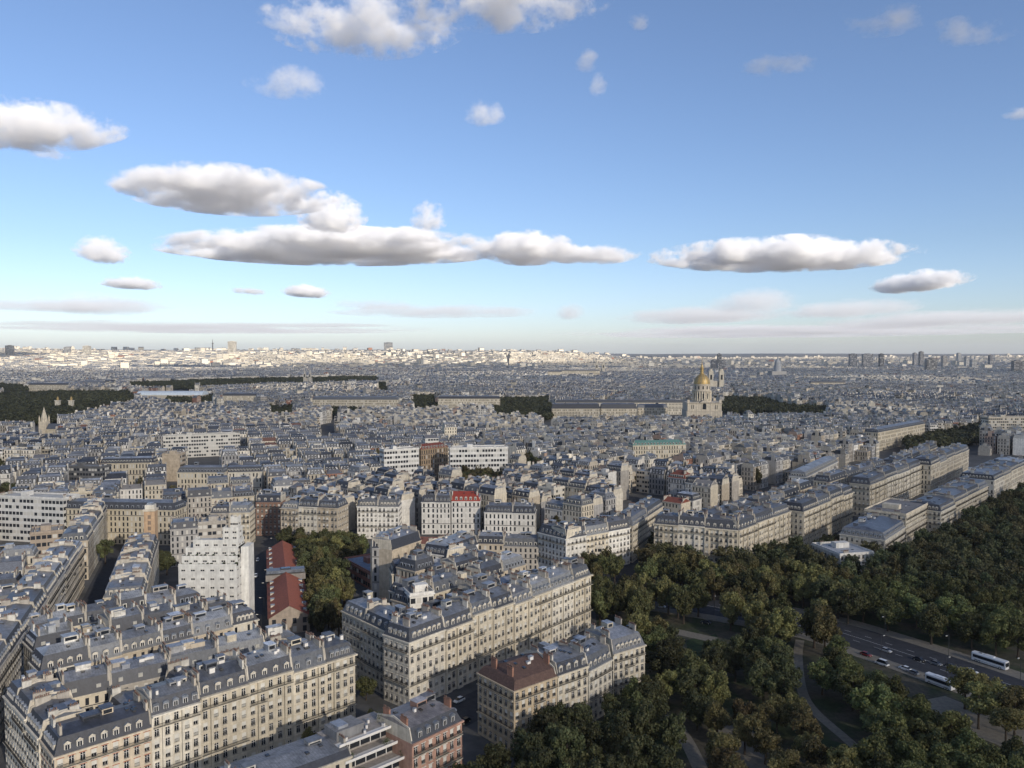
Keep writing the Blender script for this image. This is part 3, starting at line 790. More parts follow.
m = MB(); m.face([(-.8, -.01, 0), (.8, -.01, 0), (.8, -.01, 1.15), (-.8, -.01, 1.15)], S_GLASS); m.box(-.05, .05, -.07, -.012, 0, 1.15, S_WHITE); m.box(-.95, .95, -.12, -.012, -.12, -.005, S_WHITE, None, True); m.box(-.8, .8, -.06, -.012, .7, 1.15, S_BLIND)
WIDE = m.mesh('window', WM)
tier(-hw, hw - 1, 0, 15, 0, 26, 7); tier(-hw + .6, hw - 1.3, 2.2, 14, 26.01, 29, 1); tier(-hw + 1.5, hw - 2, 4.2, 13.5, 29.01, 32, 1); tier(-hw + 4, hw - 2, 6, 13.3, 32.01, 35, 1)
b.build('wall', WM, wb)
b = MB(); b.col = wt; tier(3.5, hw - 2.5, 7.5, 13, 35.02, 40, 2); tier(6.5, hw - 3, 8.5, 12.5, 40.01, 44.5, 1)
b.prism([(hw - .98, 6), (hw + 2.0, 7), (hw + 2.0, 14), (hw - .98, 14)], 0, 33, S_WALL, col=wt)
b.build('upper_terrace', WM, wb)
for (z, y) in ((26.2, .9), (29.2, 3.2)):
    m = MB()
    for i in range(14):
        x = -hw + 1.4 + i * (2 * hw - 2.4) / 13; h = rnd.uniform(.5, 1.4)
        for k in range(5): m.box(x - .4 + rnd.uniform(-.3, .3), x + .3, y - .4, y + .4, z, z + h * rnd.uniform(.5, 1), 0)
    m.build('planter', [m_plain('planter_leaves', (.05, .07, .03), .9, nz=.4, scale=4)], wb)

# slender brick-and-cream tower
ty = 416.0; tx = X(146.5, ty)
t = empty('corner_tower', (tx, ty, 0), R(8)); tag(t, 'slender buff brick tower with white cap beside the stepped white block', 'tower'); occupy(tx, ty, 6, 6, 0)
m = MB(); m.col = (.42, .29, .18)
m.box(-2.7, 2.7, 0, 5.4, 0, 34, S_WALL)
for z in range(3, 33, 3): m.face([(-.8, -.02, z), (.8, -.02, z), (.8, -.02, z + 2), (-.8, -.02, z + 2)], S_WALL, None, (.20, .15, .11))
m.build('shaft', WM, t)
m = MB(); m.box(-3.1, 3.1, -.4, 5.8, 34.01, 35, S_WALL, (.5, .45, .36), True); m.box(-2.2, 2.2, .5, 4.9, 35.01, 37.2, S_WALL, (.55, .52, .45)); m.prism([(-1.4, 1.3), (1.4, 1.3), (1.4, 4), (-1.4, 4)], 37.21, 38.2, S_ZINC, col=(.2, .22, .25)); m.build('cap', WM, t)

rown((-72, 436), (48, 424), 7, 1, 'low yard houses before the arched white front', D=12, zc=(11, 15.5), nfl=4, ends='LR', seed=38, roof=['mansard', 'tile', 'flat', 'mansard'])
# rows closing the two streets at mid distance, fronts to us
yb = 486.0
rown((X(213, yb), yb - 8), (X(251, yb), yb - 6), 2, 2, 'the dark-roofed pair closing the avenue', D=14, zc=(20, 21), ends='LR', seed=31, projecting=False)
rown((X(258, yb + 30), yb + 22), (X(283, yb + 30), yb + 22), 1, 2, 'red-brown house deep at the avenue end', D=12, zc=(21, 21.5), ends='', seed=32, stones=[('narrow', (.24, .15, .11))], projecting=False)
rown((X(281, yb), yb - 4), (X(341, yb), yb - 12), 3, 2, 'the corner terrace ending the tree-lined avenue', D=15, zc=(21, 24), ends='LR', seed=33, projecting=True)
rown((X(356, 500), 500), (X(398, 500), 500), 2, 2, 'the arched white front before the red roof', D=13, zc=(19.5, 20), ends='LR', seed=34, stones=[STONES[4]], projecting=False)
rown((X(421, 512), 512), (X(450, 512), 512), 2, 1.5, 'the blue-roofed house beside the red roof', D=13, zc=(20, 20.5), ends='L', seed=35, stones=[STONES[4]])
house((X(451, 512), 512), (X(480, 512), 512), 13, 21, 6, 1.5, 'pale house with bright red tiled roof in the middle distance', expo='FR', roof='tile', mh=2.8, roofcol=(.26, .045, .03), stone=STONES[4][1], seed=36)
rown((X(484, 500), 503), (X(535, 500), 500), 2, 1.5, 'the low dark-roofed house past the red roof', D=14, zc=(15, 16), nfl=4, ends='LR', seed=37, stones=[STONES[4]])

# red-roofed hall
def hall():
    a, b_ = (-92.5, 330), (-128.5, 446)
    L = math.hypot(b_[0] - a[0], b_[1] - a[1]); th = math.atan2(b_[1] - a[1], b_[0] - a[0])
    r0 = empty('market_hall', (a[0], a[1], 0), th); tag(r0, 'long low hall with red tiled roof beside the avenue', 'building'); occupy((a[0] + b_[0]) / 2, (a[1] + b_[1]) / 2, L, 12, th)
    m = MB(); m.col = (.30, .25, .20); W2 = 8.2
    for p, q, n in (((0, -W2), (L, -W2), 26), ((L, -W2), (L, W2), 4), ((L, W2), (0, W2), 26), ((0, W2), (0, -W2), 4)):
        m.face([(*p, 0), (*q, 0), (*q, 7), (*p, 7)], S_WW, [(0, 3.001), (n, 3.001), (n, 4.999), (0, 4.999)])
    for x in (0, L): m.face([(x, -W2, 7), (x, W2, 7), (x, 0, 11.6)], S_STUC)
    m.build('wall', WM, r0)
    for (x0, x1) in ((-.3, 54), (60, L + .3)):
        m = MB()
        for s in (-1, 1): m.face([(x0, s * (W2 + .5), 6.75), (x1, s * (W2 + .5), 6.75), (x1, 0, 11.7), (x0, 0, 11.7)], S_TILE, None, (.27, .085, .05))
        m.build('roof', WM, r0)
        for i in range(6):
            x = x0 + (x1 - x0) * (i + .5) / 6
            put('dormer', DORM[0], r0, (x, -W2 + .9, 7.0), 0, (.8, .8, .8)); put('dormer', DORM[0], r0, (x, W2 - .9, 7.0), math.pi, (.8, .8, .8))
    m = MB(); m.box(54.01, 59.99, -W2 - 1, W2 + 1, 7.6, 10.4, S_WALL, (.22, .2, .18)); m.prism([(54.4, -W2 - .6), (59.6, -W2 - .6), (59.6, W2 + .6), (54.4, W2 + .6)], 11.01, 12.5, S_ZINC, col=(.15, .17, .2)); m.build('crossing', WM, r0)
    put('skylight', SKY_M, r0, (57, 0, 12.6), 0, (4, 4, 3))
hall()

# big triangular block in the centre
C0, C1 = P(409, 644, 22), P(591, 576, 22); dA = ((C1[0] - C0[0]), (C1[1] - C0[1])); lA = math.hypot(*dA); dA = (dA[0] / lA, dA[1] / lA); dB = (-dA[1], dA[0])
CL = P(342, 612, 22)
c1 = lerp(C0, C1, .16)
house(C0, c1, 12.5, 22, 6, 2, 'cream corner house of the big central block with domed slate dormers', group='central block', expo='FL', stone=STONES[1][1], seed=41, projecting=False)
rown(c1, lerp(C0, C1, .62), 4, 2, 'the long sunlit front of the central block', D=13, zc=(21.5, 23.5), nfl=6, ends='', seed=42, stones=CR, awn=False)
rown(lerp(C0, C1, .62), C1, 3, 2, 'the upper stretch of the central block', D=13, zc=(21.8, 22.6), nfl=6, ends='R', seed=43, stones=[STONES[1], STONES[0]])
lb = math.hypot(CL[0] - C0[0], CL[1] - C0[1]); dL = ((CL[0] - C0[0]) / lb, (CL[1] - C0[1]) / lb)
rown(CL, add(C0, dL, 12.7), 2, 2, 'the shaded narrow front of the central block', D=12, zc=(22, 22.3), nfl=6, ends='L', seed=44, frm='far', stones=CR, projecting=False)
# inner parts of the central block
def quad_house(u0, v0, u1, v1, z, D, lvl, lab, **kw):
    return house(P(u0, v0, z), P(u1, v1, z), D, z, kw.pop('nfl', 6), lvl, lab, **kw)
quad_house(372, 549, 391, 549, 24, 22, 1, 'tall grey house with broad blank buff side wall behind the central block', expo='F', stone=STONES[5][1], seed=45)
quad_house(392, 551, 421, 541, 24, 13, 1, 'tall house whose blank buff gable looks over the central block', expo='', stone=(.48, .41, .31), seed=451)
quad_house(447, 557, 478, 545, 23, 14, 1.5, 'white yard house with arched windows inside the central block', expo='FL', stone=STONES[4][1], seed=46)
quad_house(424, 552, 446, 560, 22, 12, 1, 'blank-walled grey house joined to the white yard house', expo='', stone=STONES[3][1], seed=47)
quad_house(410, 597, 434, 594, 24, 9, 1, 'white corner tower house rising inside the central block', expo='FLR', stone=(.62, .6, .55), seed=48, roof='flat')
quad_house(392, 575, 432, 572, 17, 10, 1, 'low grey lead-roofed wing inside the central block', expo='FL', seed=49, nfl=4, chim=False)
quad_house(344, 560, 372, 575, 8, 18, 1, 'low blue glass-roofed depot beside the trees', expo='FLR', seed=50, nfl=2, roof='flat', roofcol=(.16, .19, .24), stone=(.25, .12, .09), chim=False)
Bc = add(C1, dB, 44); Bl = add(CL, dB, 6)
for k, (off, l0, l1, n) in enumerate(((19, .22, .96, 5), (34, .30, .98, 5), (49, .42, .98, 4), (64, .60, 1.0, 3))):
    rown(add(add(C0, dA, lA * l0), dB, off), add(add(C0, dA, lA * l1), dB, off), n, 1, ['first yard row in the central block', 'second yard row in the central block', 'third yard row in the central block', 'the back row of the central block'][k], D=[10, 10, 11, 12][k], zc=(15, 22), ends='LR', seed=52 + k, nfl=5, roof=['mansard', 'mansard', 'flat' if k == 1 else 'mansard', 'tile' if k == 3 else 'mansard'])

# row between the avenue and the park (bottom centre)
D0 = P(514, 691, 19); Dl = P(471, 675, 19); Dr = P(557, 676, 19)
dd = math.hypot(Dl[0] - D0[0], Dl[1] - D0[1])
house(D0, Dr, dd, 18.5, 6, 2, 'buff corner house with red-brown tiled roof and white balcony above the park', expo='FL', roof='tile', mh=2.2, roofcol=(.10, .062, .05), stone=(.46, .37, .25), seed=61, brick=True, projecting=False, dormers=False)
d2 = P(588, 667, 18.5); house(add(Dr, (.7, .7), .3), d2, 16, 18.5, 6, 2, 'narrow cream house with dark slate attic next to the red-brown roof', expo='F', stone=STONES[0][1], seed=62, projecting=False)
d3 = P(612, 656, 18); house(add(d2, (.7, .7), .5), d3, 14, 16.5, 5, 2, 'lower cream house with balconies, third of the park-side row', expo='F', stone=STONES[1][1], seed=63, projecting=False)
d4 = P(645, 646, 18); house(add(d3, (.8, .6), .5), d4, 15, 18, 6, 2, 'end house with stepped roof terraces at the park-side row end', expo='FR', stone=STONES[0][1], seed=64, projecting=False, roof='mansard', mh=4.2)

# lowest edge: terrace block, brick house, big zinc roof
E3a, E3b = P(412, 746, 17), P(462, 722, 17)
house(E3a, E3b, 15, 17, 5, 2, 'red brick house with white window surrounds and slate attic at the lowest edge', expo='FR', stone=(.38, .23, .17), roofcol=(.2, .18, .17), seed=71, brick=True, projecting=False, mh=3.4, hood=(.6, .57, .5))
def terrace_block():
    a, b_ = P(350, 752, 20), P(410, 728, 20)
    L = math.hypot(b_[0] - a[0], b_[1] - a[1]) - .4; th = math.atan2(b_[1] - a[1], b_[0] - a[0])
    r0 = empty('terraced_building', ((a[0] + b_[0]) / 2, (a[1] + b_[1]) / 2, 0), th); tag(r0, 'modern white building with planted roof terraces beside the brick house', 'building'); occupy((a[0] + b_[0]) / 2, (a[1] + b_[1]) / 2, L, 16, th)
    x0, x1 = -L / 2, L / 2
    for k in range(6):
        z = 3.2 * k; y = 0 if k < 4 else (k - 3) * 2.6
        m = MB(); m.col = (.30, .27, .24)
        m.box(x0, x1, y + 2.0, 16, z, z + 3.2, S_WALL)
        m.face([(x0 + .6, y + 1.97, z + .5), (x1 - .6, y + 1.97, z + .5), (x1 - .6, y + 1.97, z + 2.6), (x0 + .6, y + 1.97, z + 2.6)], S_GLASS)
        for i in range(6): m.box(x0 + 1 + i * (L - 2) / 5 - .1, x0 + 1 + i * (L - 2) / 5 + .1, y + 1.8, y + 1.96, z + .4, z + 2.7, S_WHITE)
        m.build('storey', WM, r0)
        m = MB(); m.box(x0, x1, y - .1, y + 1.99, z + 3.0, z + 3.25, S_WHITE, None, True); m.box(x0, x1, y - .2, y, z + 3.251, z + 3.75, S_WHITE); m.build('balcony', WM, r0)
    m = MB(); m.box(x0 + 1, x0 + 9, 8, 14, 19.21, 21.6, S_WALL, (.2, .2, .2)); m.box(x0 + 2, x0 + 5, 9, 13, 21.61, 22.3, S_ZINC, (.35, .37, .4)); m.build('penthouse', WM, r0)
    for i in range(7): put('roof_vent', VENT_M, r0, (x0 + 3 + i * 1.9, 7 + (i % 3) * 2.2, 19.4), .3 * i, (.8, .7, .8))
    lf = m_plain('terrace_leaves', (.05, .07, .025), .9, nz=.4, scale=4)
    for (x, y, z, s) in ((x1 - 2.5, 9, 19.2, 1.9), (x1 - 5, 3.2, 16.2, .9), (x0 + 2, 3.2, 16.2, .8), (x0 + 4, 1, 12.9, .7), (x1 - 1.5, 1, 12.9, .8)):
        m = MB(); rr = random.Random(int(x * 10))
        for k in range(260):
            v = [rr.gauss(0, s * .5) for _ in range(3)]; c = (x + v[0], y + v[1], z + s + v[2] * .9); e = .22
            a1 = [rr.uniform(-e, e) for _ in range(3)]; a2 = [rr.uniform(-e, e) for _ in range(3)]
            m.face([c, (c[0] + a1[0], c[1] + a1[1], c[2] + a1[2]), (c[0] + a2[0], c[1] + a2[1], c[2] + a2[2])])
        m.build('shrub', [lf], r0)
terrace_block()
house(P(236, 800, 17), P(352, 757, 17), 15, 17, 5, 1.5, 'wide low-pitched blue-grey zinc roof cut by the lower frame edge', expo='FL', seed=72, stone=STONES[0][1], mh=1.2, dormers=False)

# rounded-corner block at the avenue
H0, H1 = P(566, 540, 20), P(630, 528, 20); HL = P(538, 533, 20)
rown(HL, add(H0, (0, 0), 0), 1, 2, 'dark-mansarded corner house, shorter front, at the tree-lined crossing', D=12, zc=(20, 20), ends='L', seed=81, mh=4.6, roofcol=(.115, .12, .132), stones=[STONES[4]], projecting=False)
rown(add(H0, (.7, .7), .4), H1, 3, 2, 'the dark-mansarded corner block at the crossing', D=13, zc=(19.5, 20.2), ends='R', seed=82, mh=4.6, roofcol=(.115, .12, .132), stones=[STONES[4], STONES[0]], projecting=False)
rown(add(H1, dirn(40), 3), P(663, 507, 20), 2, 2, 'the row leading off behind the crossing trees', D=13, zc=(20, 21), ends='LR', seed=83, mh=4.6, roofcol=(.115, .12, .132), projecting=False)

# avenue front facing the park, three big blocks
F1a, F1b, F1c = P(654, 524, 22), P(738, 531, 22), P(790, 512, 22)
rown(F1a, F1b, 3, 2, 'the broad front facing the crossing', D=13, zc=(21.5, 22.5), ends='L', seed=91, mh=4.6, roofcol=(.115, .12, .132), stones=CR)
rown(add(F1b, dirn(43), .4), F1c, 3, 2, 'the lit front beyond the crossing', D=13, zc=(21.5, 22.5), ends='R', seed=92, mh=4.6, roofcol=(.115, .12, .132), stones=CR)
F2z, F2a, F2b = P(796, 507, 22), P(803, 512, 22), P(853, 492, 22)
F2 = rown(F2a, F2b, 4, 2, 'second lit park avenue block', D=14, zc=(21.5, 23), ends='LR', seed=93, mh=4.6, roofcol=(.115, .12, .132), stones=CR)
F3a, F3b = P(870, 487, 22), P(921, 467, 22)
rown(F3a, F3b, 4, 2, 'third lit park avenue block', D=14, zc=(22, 23.5), ends='LR', seed=94, mh=4.6, roofcol=(.115, .12, .132), stones=CR)
F4a, F4b = P(931, 468, 22), P(969, 450, 22)
rown(F4a, F4b, 5, 1.5, 'fourth lit park avenue block', D=15, zc=(22, 24), ends='LR', seed=95, mh=4.6, roofcol=(.115, .12, .132), stones=CR)
# rows behind them, turned away
for nm, a, c_, n, sd in (('lee row of second avenue block', F2a, F2b, 4, 96), ('lee row of third avenue block', F3a, F3b, 4, 97), ('lee row of fourth avenue block', F4a, F4b, 5, 98)):
    v = dirn(-48)
    rown(add(c_, v, 40), add(a, v, 40), n, 1.5, nm, D=12, zc=(20, 23), ends='LR', seed=sd, frm='far')
rown(add(F1c, dirn(-48), 34), add(F1b, dirn(-48), 30), 3, 1.5, 'the lee row beyond the crossing', D=12, zc=(20, 23), ends='LR', seed=99, mh=4.6, roofcol=(.115, .12, .132), frm='far')
# mansions between the avenue and the park
G1a, G1b = P(822, 551, 12), P(862, 549, 12)
quad_house(812, 545, 840, 556, 12, 20, 2, 'low white-roofed mansion half hidden by park trees', expo='FLR', stone=STONES[4][1], seed=101, roof='flat', roofcol=(.36, .37, .38), nfl=4, projecting=False)
G2a, G2m, G2b = P(849, 526, 15), P(886, 534, 15), P(908, 520, 15)
house(G2m, G2b, 22, 15, 5, 2, 'pale mansion with blue-black attic at the park edge', expo='FL', stone=STONES[1][1], seed=102, roofcol=(.10, .11, .13), mh=3.8, nfl=5) if False else house(P(885, 541, 14), P(905, 528, 14), 24, 14, 4, 2, 'pale mansion with blue-black attic at the park edge', expo='FL', stone=STONES[1][1], seed=102, roofcol=(.10, .11, .13), mh=3.8, projecting=False)
house(P(906, 516, 19), P(929, 504, 19), 24, 19, 6, 2, 'taller flat-roofed cream mansion joined to the blue-black attic', expo='FLR', stone=STONES[0][1], seed=103, roof='flat', roofcol=(.2, .19, .18), projecting=False)
rown(P(941, 510, 17), P(988, 487, 17), 4, 2, 'third mansion group at park edge', roofcol=(.13, .135, .145), D=20, zc=(15.5, 17.5), nfl=5, ends='LR', seed=104, stones=CR, projecting=False)
rown(P(994, 481, 17), P(1028, 464, 17), 4, 1.5, 'last mansion group by side frame', D=24, zc=(16, 18), nfl=5, ends='LR', seed=105, stones=CR)
# ---------------------------------------------------------------- single landmarks in the middle and far distance
def slab(u0, v0, u1, v1, z, D, fl, label, stone, roof='flat', expo='FLR', name='apartment_building', cat='building', **kw):
    return house(P(u0, v0, z), P(u1, v1, z), D, z, fl, 1, label, cat=cat, expo=expo, roof=roof, stone=stone, name=name, projecting=False, **kw)
def far_slab(u0, u1, vt, y, D, fl, label, stone, roof='flat', name='palace', cat='building', zt=None, **kw):
    z = HC - (vt - 352) * y / F
    gz = float(ground_h(X((u0 + u1) / 2, y), y))
    return house((X(u0, y), y), (X(u1, y), y), D, zt or z, fl, 1, label, cat=cat, expo='FLR', roof=roof, stone=stone, name=name, zs=gz, projecting=False, **kw)
WH = (.62, .6, .55); CM = (.5, .44, .33)
slab(-6, 497, 63, 500, 27, 14, 7, 'long white modern block with balcony bands and a roof tree at the frame edge', (.5, .49, .46))
slab(62, 467, 100, 468, 23, 14, 6, 'dark glass office block with white roof storey', (.12, .12, .12), name='office_block')
slab(100, 464, 154, 463, 20, 13, 4, 'long grey-roofed school terrace beside the dark office block', CM, 'mansard')
slab(177, 473, 224, 473, 22, 13, 5, 'long cream terrace with tall windows, nearer the frame side', CM, 'mansard')
slab(225, 473, 262, 472, 21, 13, 5, 'cream terrace continuing the one with tall windows', STONES[1][1], 'mansard')
slab(450, 449, 508, 448, 31, 14, 7, 'broad white balconied block behind a dark round tree', WH)
slab(384, 451, 419, 449, 30, 13, 7, 'smaller white balconied block beside the red-roofed brown building', WH)
slab(421, 450, 448, 447, 28, 13, 6, 'brown stone building with red roof between the two white blocks', (.30, .22, .14), 'tile', roofcol=(.17, .05, .035), mh=1.5)
slab(162, 455, 180, 455, 24, 12, 6, 'blank buff gable-ended house among low roofs', (.46, .38, .28), expo='LR')
slab(163, 437, 240, 434, 24, 14, 6, 'wide pale modern slab with long window bands', (.48, .46, .41), name='office_block')
slab(60, 520, 104, 505, 22, 13, 6, 'cream arcaded terrace behind the end of the grey street', CM, 'mansard') if False else None
slab(64, 509, 175, 511, 21, 14, 6, 'long arcaded cream terrace behind the slender brick tower', CM, 'mansard')
slab(30, 535, 63, 532, 20, 16, 5, 'brown blank-sided house with white end frames', (.33, .27, .21), 'flat')
go = slab(633, 446, 686, 445, 25, 16, 6, 'long pale building with verdigris green roof', CM, 'tile', name='office_block', roofcol=(.12, .24, .20), mh=1.6)
far_slab(990, 1040, 418, 1060, 18, 8, 'large grid-fronted stone block cut by the frame beside the dark trees', (.48, .43, .34), name='office_block')
slab(878, 433, 925, 424, 22, 16, 5, 'long grey-roofed barracks before the dark tree belt', CM, 'mansard')
slab(806, 478, 838, 462, 20, 13, 5, 'row house terrace with white dormers behind the avenue blocks', STONES[4][1], 'mansard')
for (a, c, vt, y, nm) in ((28, 69, 385, 2400, 'wide cream palace front at the river trees'), (79, 103, 383, 2450, 'pale square palace beyond the river trees'), (104, 113, 382, 2500, 'grey pavilion at the end of the pale square palace'),
                          (222, 257, 396, 1750, 'cream palace wing with grey roof over dark trees'), (312, 398, 400, 1560, 'very long cream ministry front with grey roof'), (438, 500, 399, 1580, 'long cream barrack front with many windows'),
                          (811, 846, 383, 2400, 'bright cream hospital front on its own'), (784, 812, 389, 2150, 'low cream block beside the bright hospital front'),
                          (796, 830, 403, 1700, 'grey slab with window grid before dark trees'), (920, 1000, 403, 1750, 'long low grey school front near the frame side'), (548, 562, 372, 3300, 'small far grey palace roof'), (560, 600, 371, 3500, 'wide far grey museum front')):
    far_slab(a, c, vt, y, 16, 5, nm, CM, 'mansard', mh=5.0, dormers=False)
# long slate roofs of the old soldiers' hospital
far_slab(552, 600, 409, 1400, 16, 4, 'long dark-blue slate roof wing of the hospital, outermost', CM, 'mansard', mh=8, roofcol=(.07, .085, .12), dormers=False)
far_slab(601, 637, 409, 1404, 16, 4, 'dark-blue slate roof wing of the hospital, middle piece', CM, 'mansard', mh=8, roofcol=(.07, .085, .12), dormers=False)
far_slab(638, 668, 408, 1420, 14, 4, 'slate-roofed hospital wing next to the domed church', CM, 'mansard', mh=5, roofcol=(.07, .085, .12), dormers=False)
far_slab(556, 690, 403, 1500, 12, 4, 'long cream-walled courtyard range behind the slate wings', (.52, .47, .37), 'mansard', mh=5, roofcol=(.08, .09, .12), dormers=False)
def vault(u0, u1, v, y, w, h, z0, label, col):
    r0 = empty('glass_hall', (X((u0 + u1) / 2, y), y, 0)); L = X(u1, y) - X(u0, y); tag(r0, label, 'hall'); occupy(X((u0 + u1) / 2, y), y - w / 2, L, w, 0)
    m = MB(); m.box(-L / 2, L / 2, -w / 2, w / 2, 0, z0, S_WALL, (.42, .38, .3)); m.build('wall', WM, r0)
    m = MB(); n = 8; pts = [(-w / 2 * math.cos(math.pi * k / n), z0 + .02 + h * math.sin(math.pi * k / n)) for k in range(n + 1)]
    for (ya, za), (yb_, zb) in zip(pts, pts[1:]): m.face([(-L / 2, ya, za), (L / 2, ya, za), (L / 2, yb_, zb), (-L / 2, yb_, zb)], S_STUC, None, col)
    for x in (-L / 2, L / 2): m.face([(x, a, c) for a, c in pts], S_STUC, None, col)
    m.build('roof', WM, r0)
vault(140, 205, 392, 1900, 40, 9, 16, 'long pale glass-roofed exhibition hall over the river trees', (.5, .56, .6))
vault(737, 768, 412, 1320, 30, 3, 9, 'low white canopy roof beside the golden dome', (.66, .7, .74))
vault(408, 440, 378, 3000, 40, 10, 12, 'far pale-blue station roof', (.42, .48, .52))

def dome_church():
    y = 1335.0; x = X(702, y)
    r0 = empty('domed_church', (x, y, 0), R(-4)); tag(r0, 'domed church with gilded dome, lantern and spire rising over slate roofs', 'church'); occupy(x, y - 28, 60, 60, 0)
    st = (.44, .39, .31); m = MB(); m.col = st
    hw = 28.5
    m.box(-hw, hw, -hw, hw, 0, 20, S_WALL); m.box(-hw + 1, hw - 1, -hw + 1, hw - 1, 20.5, 33.5, S_WALL)
    m.box(-hw - .7, hw + .7, -hw - .7, hw + .7, 20.001, 20.499, S_WALL, st, True); m.box(-hw - .2, hw + .2, -hw - .2, hw + .2, 33.501, 34.6, S_WALL, st, True)
    for sx in (-1, 1):
        for sy in (-1, 1): m.box(sx * (hw - 3) - 2, sx * (hw - 3) + 2, sy * (hw - 3) - 2, sy * (hw - 3) + 2, 34.601, 39, S_WALL)
    for k in range(8):   # pilasters on the side turned to us
        xx = -hw + 2 + k * (2 * hw - 4) / 7
        m.box(xx - .7, xx + .7, -hw - .35, -hw + .99, .5, 19.8, S_WALL, (.55, .49, .38)); m.box(xx - .6, xx + .6, -hw + .55, -hw + .998, 21, 33.2, S_WALL, (.55, .49, .38))
    m.build('wall', WM, r0)
    m = MB(); m.face([(-8, -hw - 1.2, 34.61), (8, -hw - 1.2, 34.61), (0, -hw - 1.2, 39.5)], S_WALL, None, st)
    for s in (-1, 1): m.face([(s * 8, -hw - 1.2, 34.61), (0, -hw - 1.2, 39.5), (0, -hw + 8, 39.5), (s * 8, -hw + 8, 34.61)], S_SLATE, None, (.1, .11, .13))
    m.build('pediment', WM, r0)
    for xx, z, w, h in ((-19, 24, 1.9, 5.5), (0, 23.5, 3.0, 7), (19, 24, 1.9, 5.5), (-19, 6, 1.7, 6), (19, 6, 1.7, 6), (0, 3, 2.4, 9)):
        yy = -hw + (.98 if z > 20 else -.02)
        q = MB(); n = 6; pts = [(-w, 0), (w, 0)] + [(w * math.cos(math.pi * k / n), h + w * math.sin(math.pi * k / n)) for k in range(n + 1)]
        q.face([(a, 0, c) for a, c in pts], S_GLASS); q.build('window', WM, r0).location = (xx, yy, z)
    m = MB(); m.col = st
    m.lathe([(15.6, 34.6), (15.6, 36.5), (14.2, 36.6), (14.2, 52), (16, 52.1), (16, 53.4), (13.6, 53.6), (13.6, 62.5), (14.6, 62.6), (14.6, 64), (0, 64.2)], 40, S_WALL)
    m.build('drum', WM, r0)
    cm = MB(); cm.col = (.56, .5, .39); cm.lathe([(.85, 0), (.75, 14.6), (1.1, 14.7), (1.1, 15.4)], 8, S_WALL); cm = cm.mesh('column', WM)
    wn = MB(); wn.face([(-1.4, 0, 0), (1.4, 0, 0), (1.4, 0, 7.2), (.9, 0, 8.3), (0, 0, 8.8), (-.9, 0, 8.3), (-1.4, 0, 7.2)], S_GLASS); wn = wn.mesh('window', WM)
    w2 = MB(); w2.face([(-1.1, 0, 0), (1.1, 0, 0), (1.1, 0, 4.5), (.7, 0, 5.4), (-.7, 0, 5.4), (-1.1, 0, 4.5)], S_GLASS); w2 = w2.mesh('window', WM)
    for k in range(24):
        a = 2 * math.pi * (k + .5) / 24 - math.pi / 2
        put('column', cm, r0, (15.0 * math.cos(a), 15.0 * math.sin(a), 36.6))
    for k in range(12):
        a = 2 * math.pi * k / 12 - math.pi / 2
        put('window', wn, r0, (14.28 * math.cos(a), 14.28 * math.sin(a), 40), a + math.pi / 2)
        put('window', w2, r0, (13.68 * math.cos(a), 13.68 * math.sin(a), 55.5), a + math.pi / 2)
    prof = [(13.4 * math.cos(t), 64 + 16.5 * math.sin(t)) for t in [R(90) * k / 12 for k in range(0, 10)]] + [(3.6, 80.3)]
    m = MB(); m.lathe(prof, 40, 0); gm = m.mesh('dome', [M['gold'], WM[S_SLATE]]); smooth(gm); put('dome', gm, r0)
    for k in range(12):
        a0 = 2 * math.pi * (k + .5) / 12; m = MB()
        for (r1, z1), (r2, z2) in zip(prof, prof[1:]):
            c, s = math.cos(a0), math.sin(a0); t = .45
            m.face([((r1 + .3) * c - t * s, (r1 + .3) * s + t * c, z1), ((r1 + .3) * c + t * s, (r1 + .3) * s - t * c, z1), ((r2 + .3) * c + t * s, (r2 + .3) * s - t * c, z2), ((r2 + .3) * c - t * s, (r2 + .3) * s + t * c, z2)])
        m.build('rib', [m_rib], r0)
    m = MB(); m.lathe([(4.4, 80.2), (4.4, 81.2), (2.7, 81.3), (2.7, 90), (3.8, 90.1), (3.8, 91), (2.2, 91.2), (1.6, 94), (.9, 96), (.45, 100), (.2, 106), (0, 107)], 12, 0); m.build('lantern', [M['gold']], r0)
    m = MB(); m.box(-.15, .15, -.15, .15, 106.5, 109.5); m.box(-.9, .9, -.14, .14, 108.2, 108.6); m.build('cross', [M['gold']], r0)
m_rib = m_plain('lead_rib', (.30, .26, .17), .5, .4)
dome_church()
def twin(u, y, w, zt, label, spire=False):
    z0 = float(ground_h(X(u, y), y)); r0 = empty('church', (X(u, y), y, z0)); tag(r0, label, 'church')
    m = MB(); m.col = (.42, .38, .31); m.box(-w, w, 0, w * 3.5, 0, zt * .55, S_WALL); m.build('nave', WM, r0)
    for s in (-1, 1):
        m = MB(); m.col = (.45, .41, .33); q = w * .42
        m.box(s * w - q, s * w + q, -q, q, 0, zt * (.8 if spire else .93), S_WALL)
        m.face([(s * w - q * .45, -q - .1, zt * .6), (s * w + q * .45, -q - .1, zt * .6), (s * w + q * .45, -q - .1, zt * .78), (s * w - q * .45, -q - .1, zt * .78)], S_GLASS)
        if spire: m.lathe([(q, zt * .8), (0, zt * 1.15)], 6, S_SLATE, s * w, 0)
        else: m.lathe([(q * .8, zt * .93), (q * .7, zt)], 8, S_WALL, s * w, 0, (.45, .41, .33)); 
        m.build('tower', WM, r0)
twin(716, 2150, 14, 72, 'twin-towered church just behind the golden dome')
twin(600, 3900, 16, 68, 'far twin-towered cathedral in the grey roofs', False)
twin(205 / 4 + 256, 2700, 9, 55, 'far small twin-spired church', True)
